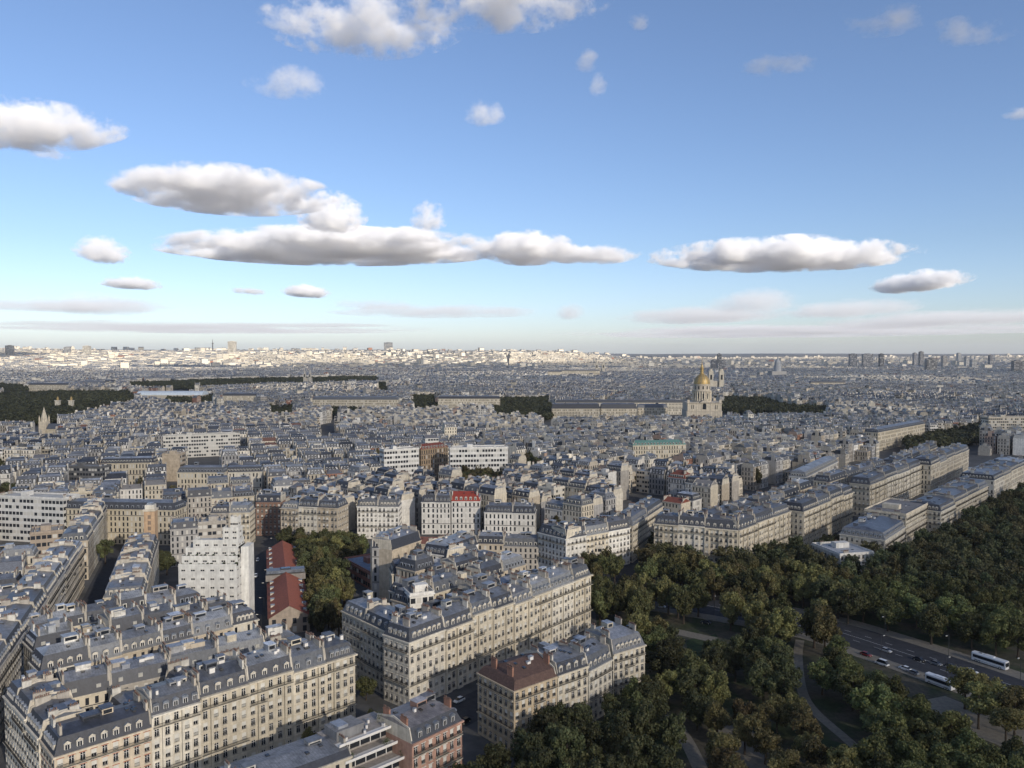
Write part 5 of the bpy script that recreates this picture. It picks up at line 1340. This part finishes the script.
def pixpoly_trees(poly, sp, h, rr, kinds, phrase, z=8.0, seed=1, jit=.35, road=True, rowdir=None, maxn=999, clear=3.0):
    r = random.Random(seed); W_ = [P(u, v, z) for u, v in poly]; xs = [p[0] for p in W_]; ys = [p[1] for p in W_]
    th = rowdir if rowdir is not None else .3; ct, st = math.cos(th), math.sin(th); cx, cyy = (min(xs) + max(xs)) / 2, (min(ys) + max(ys)) / 2
    half = max(max(xs) - min(xs), max(ys) - min(ys)) * .75; n = int(half / sp) + 1; pts = []
    for i in range(-n, n + 1):
        for j in range(-n, n + 1):
            a = (i + .5 * (j % 2)) * sp + r.uniform(-jit, jit) * sp; b = j * sp * .9 + r.uniform(-jit, jit) * sp
            x, y = cx + a * ct - b * st, cyy + a * st + b * ct
            u, v = PIX(x, y, z)
            if not bool(inpoly(np.array([u]), np.array([v]), poly)[0]): continue
            if road and (road_d(x, y) < (clear if y < 330 or x > 120 else 0.5) or road_d(x, y, PATHS) < 2.2): continue
            if y < 900 and any(math.hypot(x - q[0], y - q[1]) < q[2] + 4.0 for q in ALLB): continue
            if any(math.hypot(x - q[0], y - q[1]) < sp * .62 for q in TREES): continue
            TREES.append((x, y)); pts.append((x, y))
    pts.sort(key=lambda p: p[1]); return [(p, r) for p in pts[:maxn]]
GROVES = [
  # polygon, spacing, height, radius, kinds, phrase
  ([(560, 543), (578, 536), (604, 545), (630, 590), (655, 640), (652, 655), (620, 640), (592, 610), (586, 575)], 8.5, (14, 18), (4.6, 6.2), (1, 2, 1), 'the clump past the central block'),
  ([(646, 532), (670, 545), (700, 560), (700, 585), (672, 580), (650, 565)], 8.0, (13, 17), (4.5, 6), (1, 2), 'the avenue trees before the broad front'),
  ([(690, 562), (760, 556), (815, 545), (850, 580), (860, 612), (820, 640), (770, 632), (700, 600)], 9.0, (14, 18), (5, 6.8), (1, 2, 0, 2), 'the grove below the lit avenue fronts'),
  ([(815, 560), (870, 560), (930, 560), (1030, 560), (1030, 640), (960, 632), (890, 620), (845, 610)], 9.5, (13, 16), (5, 6.5), (4, 1, 4), 'the wood above the road'),
  ([(835, 560), (905, 545), (945, 530), (990, 505), (1030, 485), (1030, 562), (930, 562)], 9.5, (12, 16), (4.8, 6.3), (0, 1, 0), 'park wood beside the mansions'),
  ([(640, 632), (690, 632), (720, 660), (716, 700), (690, 720), (670, 690), (650, 660)], 8.5, (12, 16), (4.5, 6), (0, 1, 2), 'the wood past the row end'),
  ([(470, 768), (520, 730), (575, 700), (625, 675), (655, 680), (680, 735), (690, 790), (470, 800)], 8.0, (12, 16), (4.3, 5.8), (1, 0, 0), 'the wood under the buff corner house'),
  ([(715, 640), (780, 645), (800, 665), (795, 690), (760, 690), (722, 668)], 8.5, (12, 16), (4.5, 6), (0, 0, 1), 'the dark wood by the curved path'),
  ([(705, 675), (740, 690), (780, 725), (815, 768), (800, 800), (730, 800), (712, 730)], 8.8, (10, 13), (4, 5), (3, 2, 3), 'rows along the gravel'),
  ([(765, 690), (800, 700), (850, 760), (870, 800), (830, 800)], 8.0, (10, 13), (4, 5), (2, 3), 'second row by the path'),
  ([(812, 650), (838, 650), (870, 680), (935, 715), (1000, 752), (1030, 800), (900, 800), (862, 740), (822, 700)], 8.5, (12, 15), (4.6, 6), (4, 1, 4), 'the belt below the road'),
  ([(868, 672), (925, 700), (1000, 735), (1030, 760), (1030, 775), (930, 720), (880, 690)], 8.0, (9, 12), (4, 5), (1, 1, 0), 'hedge trees by the coaches'),
  ([(948, 668), (1000, 680), (1030, 700), (1030, 730), (985, 712)], 8.5, (12, 14), (4.6, 5.6), (3, 2), 'thin trees over the coach'),
  ([(430, 768), (455, 748), (475, 755), (470, 800), (430, 800)], 7, (9, 12), (3.6, 4.6), (1,), 'the corner beside the brick house'),
  ([(298, 542), (342, 546), (350, 600), (340, 625), (318, 622), (308, 580)], 8.5, (13, 17), (4.5, 5.8), (1, 2, 0), 'trees behind the red-roofed hall'),
  ([(300, 735), (330, 725), (362, 706), (372, 712), (330, 738)], 5.0, (7, 9), (2.6, 3.2), (4, 2), 'the yellow-green street hedge'),
  ([(415, 700), (470, 668), (540, 632), (590, 608), (600, 613), (545, 645), (478, 676), (425, 708)], 9.0, (8, 11), (3.0, 4.0), (2, 0), 'avenue trees below the long front'),
  ([(285, 536), (345, 532), (376, 546), (345, 556), (300, 552)], 8, (12, 16), (4.4, 5.6), (1, 0), 'trees under the corner terrace'),
  ([(590, 612), (618, 575), (640, 575), (700, 590), (700, 612), (660, 600), (640, 625)], 9, (13, 17), (4.8, 6.2), (1, 2), 'trees round the crossing'),
  ([(620, 600), (640, 560), (655, 545), (668, 560), (650, 600), (640, 625)], 8.5, (13, 17), (4.8, 6), (1, 2), 'trees in the mouth of the dark avenue'),
  ([(795, 550), (860, 526), (925, 501), (975, 478), (988, 486), (935, 510), (872, 536), (812, 560)], 8.5, (9, 12), (3.6, 4.6), (0, 1), 'street trees before the lit avenue blocks'),
  ([(90, 520), (106, 515), (112, 540), (104, 552), (96, 545)], 8, (13, 16), (4.5, 5.5), (0,), 'trees at the grey street end'),
  ([(152, 545), (172, 545), (172, 580), (152, 578)], 8, (10, 13), (4, 5), (0, 1), 'trees at the slender tower foot'),
  ([(356, 640), (400, 682), (398, 700), (372, 690), (352, 660)], 8, (8, 10), (3, 4), (0, 1), 'trees at the narrow shaded front'),
]
CAP = 300; alltrees = []
for g, (poly, sp, hh, rr, kinds, phrase) in enumerate(GROVES):
    for (p, r) in pixpoly_trees(poly, sp, hh, rr, kinds, phrase, seed=200 + g): alltrees.append((p, r.uniform(*hh), r.uniform(*rr), r.choice(kinds), g))
print('TREES', len(alltrees))
alltrees.sort(key=lambda t: math.hypot(*t[0]) - (1000 if t[4] >= 13 and t[4] not in (18, 19, 20) else 0))
tc = {}
for (p, h, rr, kd, g) in alltrees[:CAP]:
    key = (g, kd); tc[key] = tc.get(key, 0) + 1; n = tc[key]
    size = 'tall' if h > 15 else 'low' if h < 11 else 'round'
    o = ORD[n - 1] if n <= 20 else 'twenty-' + ORD[n - 21] if n < 30 else 'thirtieth' if n == 30 else 'thirty-' + ORD[n - 31] if n < 40 else 'thirtieth or later'
    lab = '%s tree, %s nearest so coloured in %s' % (LN[kd], o, GROVES[g][5])
    tree(p[0], p[1], h, rr, kd, lab, 'trees of ' + GROVES[g][5], cb=.35 if g == 12 else .2)
# ---- far wood: belts of dark trees in the town, single crowns between roofs, and the farther park
def far_wood():
    r = np.random.RandomState(3); pts = []
    for b in BELTS:
        us = [q[0] for q in b]; vs = [q[1] for q in b]; n = 0
        y0 = P(0, max(vs), 8)[1]; y1 = min(P(0, min(vs), 8)[1], 9000)
        sp = 9 if y0 < 2000 else 14
        area = (X(max(us), (y0 + y1) / 2) - X(min(us), (y0 + y1) / 2)) * abs(y1 - y0); m = int(min(area / sp ** 2 * 1.6, 9000))
        yy = r.uniform(min(y0, y1), max(y0, y1), m); uu = r.uniform(min(us), max(us), m); xx = (uu - CU) / F * yy
        pu, pv = PIX(xx, yy, ground_h(xx, yy) + 8); k = inpoly(pu, pv, b)
        for a, c in zip(xx[k], yy[k]): pts.append((a, c, r.uniform(11, 17), r.uniform(4.5, 6.5) * (1 if c < 3000 else 1.8)))
    pts += [(p[0], p[1], h, rr) for (p, h, rr, kd, g) in alltrees[CAP:]]
    m = 1500; yy = r.uniform(500, 3200, m); xx = (r.uniform(-10, 1034, m) - CU) / F * yy
    ok = allowed(xx, yy); pts += [(a, c, r.uniform(9, 20), r.uniform(3, 5.5)) for a, c in zip(xx[ok], yy[ok])]
    A = np.array(pts); n = len(A); print('FARTREES', n)
    near_ = A[:, 1] < 900; NV, NC = [], []
    for (tx_, ty_, th_, tr_) in A[near_]:
        raw, rc = CRAW[r.randint(len(CRAW))]; pick = r.choice(len(raw), 1700, replace=False); q = raw[pick]; ce = q.mean(1, keepdims=True); q = ce + (q - ce) * 1.5
        an = r.uniform(0, 6.28); ca_, sa_ = math.cos(an), math.sin(an); q = np.stack([q[..., 0] * ca_ - q[..., 1] * sa_, q[..., 0] * sa_ + q[..., 1] * ca_, q[..., 2]], -1)
        NV.append(q * np.array([tr_, tr_, th_ * .4]) + np.array([tx_, ty_, th_ * .6])); k_ = r.uniform(.8, 1.6); hue = r.uniform(.85, 1.25)
        NC.append(np.stack([rc[pick] * k_ * hue, rc[pick] * k_, rc[pick] * k_, np.ones(1700)], 1))
    A = A[~near_]; n = len(A); L = 60; N_ = n * L
    d = r.randn(N_, 3); d /= np.linalg.norm(d, axis=1)[:, None]; d *= r.uniform(.55, 1.0, N_)[:, None]
    R_ = np.repeat(A[:, 3], L); H_ = np.repeat(A[:, 2], L); g = np.repeat(ground_h(A[:, 0], A[:, 1]), L)
    c = np.stack([np.repeat(A[:, 0], L) + d[:, 0] * R_, np.repeat(A[:, 1], L) + d[:, 1] * R_, g + H_ * .58 + d[:, 2] * H_ * .42], -1)
    s = (np.where(np.repeat(A[:, 1], L) < 900, R_ * r.uniform(.07, .14, N_), R_ * r.uniform(.2, .36, N_)))[:, None]; a = r.randn(N_, 3); a /= np.linalg.norm(a, axis=1)[:, None]; b = np.cross(a, d); b /= (np.linalg.norm(b, axis=1)[:, None] + 1e-6)
    V = np.stack([c - a * s, c + b * s, c + a * s, c - b * s], 1).reshape(-1, 3); V = np.concatenate([V] + [q.reshape(-1, 3) for q in NV]); NN = len(V) // 4
    me = bpy.data.meshes.new('far_wood'); me.vertices.add(len(V)); me.vertices.foreach_set('co', V.ravel().astype(np.float32)); me.loops.add(4 * NN); me.loops.foreach_set('vertex_index', np.arange(4 * NN, dtype=np.int32))
    me.polygons.add(NN); me.polygons.foreach_set('loop_start', (np.arange(NN) * 4).astype(np.int32)); me.materials.append(LEAF[0])
    ca = me.color_attributes.new('tint', 'FLOAT_COLOR', 'CORNER'); q = np.repeat(np.where(A[:, 1] < 900, 1.15, .8) * r.uniform(.6, 1.4, n), L) * r.uniform(.8, 1.2, N_)
    ca.data.foreach_set('color', np.repeat(np.concatenate([np.stack([q, q, q, np.ones(N_)], 1)] + NC), 4, 0).ravel().astype(np.float32)); me.update(calc_edges=True)
    o = put('distant_trees', me); o['kind'] = 'stuff'; o['label'] = 'dark tree belts and single crowns among the far roofs'
far_wood()
# ---------------------------------------------------------------- park ground, roads, paths
def strip(name, pl, w, z, mat, label=None, kind='structure', thick=0.0):
    m = MB(); n = len(pl); L = []; Rr = []
    for i, p in enumerate(pl):
        a = pl[max(i - 1, 0)]; b = pl[min(i + 1, n - 1)]; dx, dy = b[0] - a[0], b[1] - a[1]; l = math.hypot(dx, dy); nx, ny = -dy / l, dx / l
        L.append((p[0] + nx * w, p[1] + ny * w, z)); Rr.append((p[0] - nx * w, p[1] - ny * w, z))
    for i in range(n - 1):
        m.face([Rr[i], Rr[i + 1], L[i + 1], L[i]])
        if thick:
            for S in (L, Rr): m.face([S[i], S[i + 1], (S[i + 1][0], S[i + 1][1], z - thick), (S[i][0], S[i][1], z - thick)])
    o = m.build(name, [mat])
    if kind: o['kind'] = kind
    if label: o['label'] = label
    return o
def fine(pl, k=6):
    out = []
    for i in range(len(pl) - 1):
        p0 = pl[max(i - 1, 0)]; p1 = pl[i]; p2 = pl[i + 1]; p3 = pl[min(i + 2, len(pl) - 1)]
        for j in range(k):
            t = j / k
            out.append(tuple(.5 * (2 * p1[c] + (p2[c] - p0[c]) * t + (2 * p0[c] - 5 * p1[c] + 4 * p2[c] - p3[c]) * t * t + (3 * p1[c] - p0[c] - 3 * p2[c] + p3[c]) * t ** 3) for c in (0, 1)))
    out.append(pl[-1]); return out
# park soil
m = MB(); m.face([(X(440, 195), 140, .012), (260, 140, .012), (480, 640, .012), (360, 600, .012), (150, 400, .012), (40, 405, .012), (36, 330, .012), (0, 215, .012)])
k = N('park_soil'); a = k.noise(.06, 4, k.pos(), .6); b = k.noise(.6, 4, k.pos(), .6)
c = k.mix(k.ramp(a, 0, 1, .42, .58), (.075, .065, .045), (.03, .042, .016)); c = k.mix(1.0, c, k.gray(k.ramp(b, .65, 1.3, .3, .7)), 'MULTIPLY'); k.bsdf(c, .95)
o = m.build('park_ground', [k.m]); o['kind'] = 'structure'
rd = fine(ROADS[0][0], 8)
ROADC = rd
strip('pavement', rd, 19.0, .13, M['gravel'], thick=.12)
strip('road', rd, 12.0, .02 + .12, M['asphalt'])
# dashed lane lines and solid edge lines
m = MB(); acc = 0
def along(pl):
    out = [0.0]
    for a, b in zip(pl, pl[1:]): out.append(out[-1] + math.hypot(b[0] - a[0], b[1] - a[1]))
    return out
def at_s(pl, s):
    d = along(pl)
    for i in range(len(pl) - 1):
        if s <= d[i + 1] or i == len(pl) - 2:
            t = (s - d[i]) / (d[i + 1] - d[i]); a, b = pl[i], pl[i + 1]; l = d[i + 1] - d[i]
            return (a[0] + (b[0] - a[0]) * t, a[1] + (b[1] - a[1]) * t), ((b[0] - a[0]) / l, (b[1] - a[1]) / l)
tot = along(rd)[-1]
for off, dash in ((0, 0), (-4, 1), (4, 1)):
    s = 0
    while s < tot - 4:
        (x, y), (dx, dy) = at_s(rd, s); (x2, y2), _ = at_s(rd, s + 3.0)
        nx, ny = -dy, dx; w = .09
        m.face([(x + nx * (off - w), y + ny * (off - w), .146), (x2 + nx * (off - w), y2 + ny * (off - w), .146), (x2 + nx * (off + w), y2 + ny * (off + w), .146), (x + nx * (off + w), y + ny * (off + w), .146)])
        s += 3.0 if not dash else 9.0
for k0 in (118, 178):
    for i in range(11):
        (x, y), (dx, dy) = at_s(rd, k0); nx, ny = -dy, dx; o_ = -8.4 + i * 1.65
        m.face([(x + nx * o_, y + ny * o_, .148), (x + nx * o_ + dx * 3.5, y + ny * o_ + dy * 3.5, .148), (x + nx * (o_ + .6) + dx * 3.5, y + ny * (o_ + .6) + dy * 3.5, .148), (x + nx * (o_ + .6), y + ny * (o_ + .6), .148)])
o = m.build('road_marking', [M['mark']]); o['kind'] = 'structure'
strip('street', [add(AV[0], dA, -70), AV[0], AV[1]], 8, .018, M['asphalt'])
strip('street', S1, 7, .018, M['asphalt']); strip('street', [(S2[0][0], S2[0][1]), S2[1]], 12, .018, M['asphalt']); strip('street', RAPP, 11, .019, M['asphalt'])
for pl, w in PATHS: strip('path', fine(pl, 6), w, .024, M['gravel'])
m = MB(); m.face([(*P(u, v, 0), .020) for u, v in ((686, 640), (716, 634), (722, 645), (700, 668), (688, 655))]); o = m.build('lawn', [M['lawn']]); o['kind'] = 'structure'
m = MB(); m.face([(*P(u, v, 0), .021) for u, v in ((850, 745), (905, 790), (850, 800), (806, 735))]); o = m.build('lawn', [M['lawn']]); o['kind'] = 'structure'
m = MB(); m.face([(*P(u, v, 0), .022) for u, v in ((718, 722), (752, 730), (800, 790), (720, 790))]); o = m.build('gravel_court', [M['gravel']]); o['kind'] = 'structure'
m = MB(); m.face([(*P(u, v, 0), .022) for u, v in ((898, 705), (945, 696), (1040, 735), (1040, 762))]); o = m.build('gravel_court', [M['gravel']]); o['kind'] = 'structure'

# ---------------------------------------------------------------- vehicles
def paint(name, c): return m_plain(name, c, .3, .1, spec=.5)
PN = dict(white=paint('white_car_paint', (.72, .72, .7)), black=paint('black_car_paint', (.015, .015, .018)), grey=paint('grey_car_paint', (.16, .17, .18)), silver=paint('silver_car_paint', (.4, .41, .42)), blue=paint('blue_car_paint', (.03, .05, .12)), red=paint('red_car_paint', (.2, .02, .02)))
WHEEL = MB()
for s in (0, 1):
    pass
n = 14
for k in range(n):
    a0, a1 = 2 * math.pi * k / n, 2 * math.pi * (k + 1) / n
    p = lambda a, r_, y_: (r_ * math.cos(a), y_, r_ * math.sin(a))
    WHEEL.face([p(a0, .33, -.11), p(a1, .33, -.11), p(a1, .33, .11), p(a0, .33, .11)], 0)
    for y_ in (-.11, .11):
        WHEEL.face([p(a0, .33, y_), p(a1, .33, y_), p(a1, .2, y_ * 1.02), p(a0, .2, y_ * 1.02)], 0); WHEEL.face([p(a0, .2, y_ * 1.02), p(a1, .2, y_ * 1.02), (0, y_ * .8, 0)], 1)
WHEEL = WHEEL.mesh('wheel', [M['rubber'], M['lamp']])
LAMP = MB(); LAMP.box(-.03, .03, -.18, .18, -.08, .08, 0, bottom=True); LAMP = LAMP.mesh('headlight', [M['lamp']])
def loft(m, secs, mat=0, cap=True):
    for A_, B_ in zip(secs, secs[1:]):
        k = len(A_)
        for i in range(k): m.face([A_[i], A_[(i + 1) % k], B_[(i + 1) % k], B_[i]], mat)
    if cap: m.face(secs[0][::-1], mat); m.face(secs[-1], mat)
def car_meshes(L, W_, H, van):
    h = W_ / 2; b = MB()
    prof = [(-L / 2, .45, .35), (-L / 2 + .1, .72, .28), (-L / 2 + .9, .86, .22), (-.6, .93, .2), (L / 2 - .8, .93, .2), (L / 2 - .1, .85, .25), (L / 2, .6, .35)]
    secs = []
    for x, zt, zb in prof:
        w = h * (.9 if abs(x) > L / 2 - .15 else 1)
        secs.append([(x, -w, zb), (x, w, zb), (x, w * 1.0, zt * .75), (x, w * .9, zt), (x, -w * .9, zt), (x, -w, zt * .75)])
    loft(b, secs); body = b.mesh('body', [])
    c = MB(); xf, xr = (-L / 2 + .85, L / 2 - .25) if not van else (-L / 2 + .6, L / 2 - .05)
    s = []
    for x, zt, w in ((xf, .92, .86), (xf + .75, H - .06, .74), (xf + 1.3, H, .72), (xr - .8, H, .72), (xr, .95, .84)):
        s.append([(x, -h * .86, .9), (x, h * .86, .9), (x, h * w, zt), (x, -h * w, zt)])
    loft(c, s); g = c.mesh('windows', [M['glass']])
    r = MB(); r.box(xf + .95, xr - .75, -h * .73, h * .73, H - .03, H + .025, 0); return body, g, r.mesh('roof', [])
CARM = {False: car_meshes(4.3, 1.78, 1.45, False), True: car_meshes(5.0, 1.95, 2.1, True)}
def car(x, y, th, colour, label, van=False, group='cars on the roads'):
    o = empty('van' if van else 'car', (x, y, .15), th); tag(o, label, 'van' if van else 'car', group)
    body, g, rf = CARM[van]
    for nm, me in (('body', body), ('roof', rf)):
        me = me.copy(); me.materials.append(PN[colour]); put(nm, me, o)
    put('glasshouse', g, o); L = 5.0 if van else 4.3; w = (1.95 if van else 1.78) / 2
    for sx in (-.31, .31):
        for sy in (-1, 1): put('wheel', WHEEL, o, (L * sx, sy * (w - .08), .33))
    for sy in (-1, 1): put('headlight', LAMP, o, (-L / 2 + .02, sy * w * .68, .62))
def bus(x, y, th, L, label, dark=False):
    o = empty('bus', (x, y, .15), th); tag(o, label, 'bus', 'tour coaches'); h, H = 1.27, 3.3
    b = MB(); secs = []
    for xx, s in ((-L / 2, .94), (-L / 2 + .25, 1), (L / 2 - .2, 1), (L / 2, .95)):
        secs.append([(xx, -h * s, .35), (xx, h * s, .35), (xx, h * s, H - .25), (xx, h * .82 * s, H), (xx, -h * .82 * s, H), (xx, -h * s, H - .25)])
    loft(b, secs); b.build('body', [PN['white']], o)
    for sy in (-1, 1):
        m = MB(); y_ = sy * (h + .012); m.face([(-L / 2 + .5, y_, 1.55), (L / 2 - .5, y_, 1.55), (L / 2 - .5, y_, 2.65), (-L / 2 + .5, y_, 2.65)]); m.build('window_band', [M['glass']], o)
        m = MB(); m.face([(-L / 2 + 1.2, y_, .55), (L / 2 - 1, y_, .75), (L / 2 - 1, y_, .9), (-L / 2 + 1.2, y_, .7)]); m.build('stripe', [PN['grey']], o)
    m = MB(); xw = -L / 2 - .012; m.face([(xw, -h * .86, 1.25), (xw, h * .86, 1.25), (xw, h * .84, 2.8), (xw, -h * .84, 2.8)]); m.build('windscreen', [M['glass']], o)
    m = MB(); m.box(-1.6, 1.6, -.7, .7, H - .01, H + .25, 0); m.build('air_conditioner', [PN['white']], o)
    m = MB(); m.box(L / 2 - 3.2, L / 2 - 2.2, -.5, .5, H - .01, H + .12, 0); m.build('roof_hatch', [PN['grey']], o)
    for sx in (-.34, .27, .36):
        for sy in (-1, 1): put('wheel', WHEEL, o, (L * sx, sy * (h - .1), .48), None, (1.45, 1.2, 1.45))
    for sy in (-1, 1):
        put('headlight', LAMP, o, (-L / 2 - .01, sy * h * .7, .7)); m = MB(); m.box(-.12, .05, -.05, .05, -.25, .25, 0, bottom=True); q = m.build('mirror', [M['iron']], o); q.location = (-L / 2 - .15, sy * (h + .12), 2.3)
dr = math.atan2(-38, 32)
def onroad(u, v): return P(u, v, .8)
def heading(x, y):
    d = along(rd); best = min(range(len(rd) - 1), key=lambda i: math.hypot((rd[i][0] + rd[i + 1][0]) / 2 - x, (rd[i][1] + rd[i + 1][1]) / 2 - y)); a, b = rd[best], rd[best + 1]
    return math.atan2(b[1] - a[1], b[0] - a[0])
x, y = P(990, 661, 1.6); bus(x, y, heading(x, y), 12.5, 'long white coach with dark window band parked on the far road side')
x, y = P(940, 682, 1.6); bus(x, y, heading(x, y) + math.pi, 9.5, 'shorter white coach on the near road side, half behind trees')
for u, v, c, flip, lab in ((886, 650, 'silver', 0, 'silver car beside the light-coloured kerb, rearmost in the upper lane'), (882, 663, 'white', 1, 'white van just above the clipped trees'), (919, 659, 'black', 0, 'black car, first of the dark trio on the road'),
                         (936, 663, 'grey', 0, 'dark grey car, middle of the dark trio'), (951, 666, 'black', 0, 'black car, last of the dark trio, nearest the long coach'), (972, 671, 'white', 0, 'white car below the long coach'),
                         (905, 668, 'white', 1, 'small white car behind the clipped trees'), (913, 672, 'grey', 1, 'grey car next to the small white one'), (1021, 700, 'white', 1, 'white car cut by the frame edge'), (866, 654, 'red', 0, 'dark red car at the crossing by the lamp posts'),
                         (661, 606, 'white', 0, 'lone white car on the crossing road past the row end'), (790, 618, 'silver', 0, 'silver car half hidden between park trees'), (797, 619, 'white', 0, 'white car half hidden between park trees'), (693, 583, 'black', 1, 'black car parked under the broad front'),
                         (706, 622, 'black', 1, 'black car near the lawn corner'), (1000, 695, 'blue', 1, 'dark blue car alone in the near lane')):
    x, y = onroad(u, v); car(x, y, heading(x, y) + (math.pi if flip else 0), c, lab, van='van' in lab)
r = random.Random(4); th2 = math.atan2(S2[1][1] - S2[0][1], S2[1][0] - S2[0][0]); kx = ['white', 'black', 'grey', 'silver', 'blue', 'black', 'white', 'grey', 'red', 'black', 'silver', 'grey']
for i in range(12):
    x, y = lerp(S2[0], S2[1], .40 + i * .045); x -= 8.5
    car(x, y - 0, th2, kx[i], '%s car parked along the deep avenue, %s from its near end' % (kx[i], ORD[i]), group='cars parked in the deep avenue')
for i, (t, o_, c) in enumerate(((.72, 2, 'white'), (.8, -3, 'black'), (.86, 1, 'silver'))):
    x, y = lerp(S2[0], S2[1], t); car(x + o_, y, th2, c, '%s car driving in the middle of the deep avenue' % c, group='cars driving in the deep avenue')
th3 = math.atan2(dS[1], dS[0])
for i, (t, c) in enumerate(((.55, 'white'), (.60, 'black'), (.645, 'grey'), (.70, 'white'), (.73, 'silver'))):
    x, y = lerp(S1[0], S1[1], t); car(x + 3, y, th3, c, '%s %s in the narrow grey street, %s from its near end' % (c, 'van' if i == 3 else 'car', ORD[i]), van=i == 3, group='cars in the grey street')
tA = math.atan2(dA[1], dA[0])
for i in range(10):
    x, y = lerp(AV[0], AV[1], .05 + i * .095); c = kx[(i * 5 + 1) % 12]
    car(x + dB[0] * 6 * (1 if i % 2 else -1), y + dB[1] * 6 * (1 if i % 2 else -1), tA, c, '%s car parked below the long sunlit front, %s along' % (c, ORD[i]), group='cars parked below the long front')

# street lamps
lm = MB(); lm.lathe([(.14, 0), (.10, .6), (.07, 8.2)], 8, 0); LPOLE = lm.mesh('pole', [M['dark']])
lm = MB(); lm.box(-.05, 1.6, -.05, .05, 8.1, 8.2, 0, bottom=True); lm.box(1.2, 2.1, -.16, .16, 8.0, 8.2, 1, bottom=True); LHEAD = lm.mesh('lamp_head', [M['dark'], M['lamp']])
names = ORD
s = 20; i = 0
while s < tot - 5 and i < 18:
    (x, y), (dx, dy) = at_s(rd, s); sd = 1 if i % 2 else -1
    o = empty('street_lamp', (x - dy * 11.7 * sd, y + dx * 11.7 * sd, .13), math.atan2(dy, dx) + (-math.pi / 2 if sd > 0 else math.pi / 2)); tag(o, 'tall street lamp on the %s pavement of the park road, %s from the frame side' % ('upper' if sd < 0 else 'lower', names[i]), 'street lamp', 'street lamps of the park road')
    put('pole', LPOLE, o); put('lamp_head', LHEAD, o); s += 13; i += 1
for i in range(7):
    x, y = lerp(S2[0], S2[1], .35 + .1 * i)
    o = empty('street_lamp', (x + 9.5, y, .02), math.pi); tag(o, 'street lamp beside the red-roofed hall, %s along the avenue' % names[i], 'street lamp', 'street lamps of the deep avenue'); put('pole', LPOLE, o); put('lamp_head', LHEAD, o)
dup_ = [l for l, n_ in LABELS.items() if n_ > 1]; print('DUP', len(dup_), dup_[:6])
lg = [l for l in LABELS if len(l.split()) > 16]; print('LONG', lg[:10])
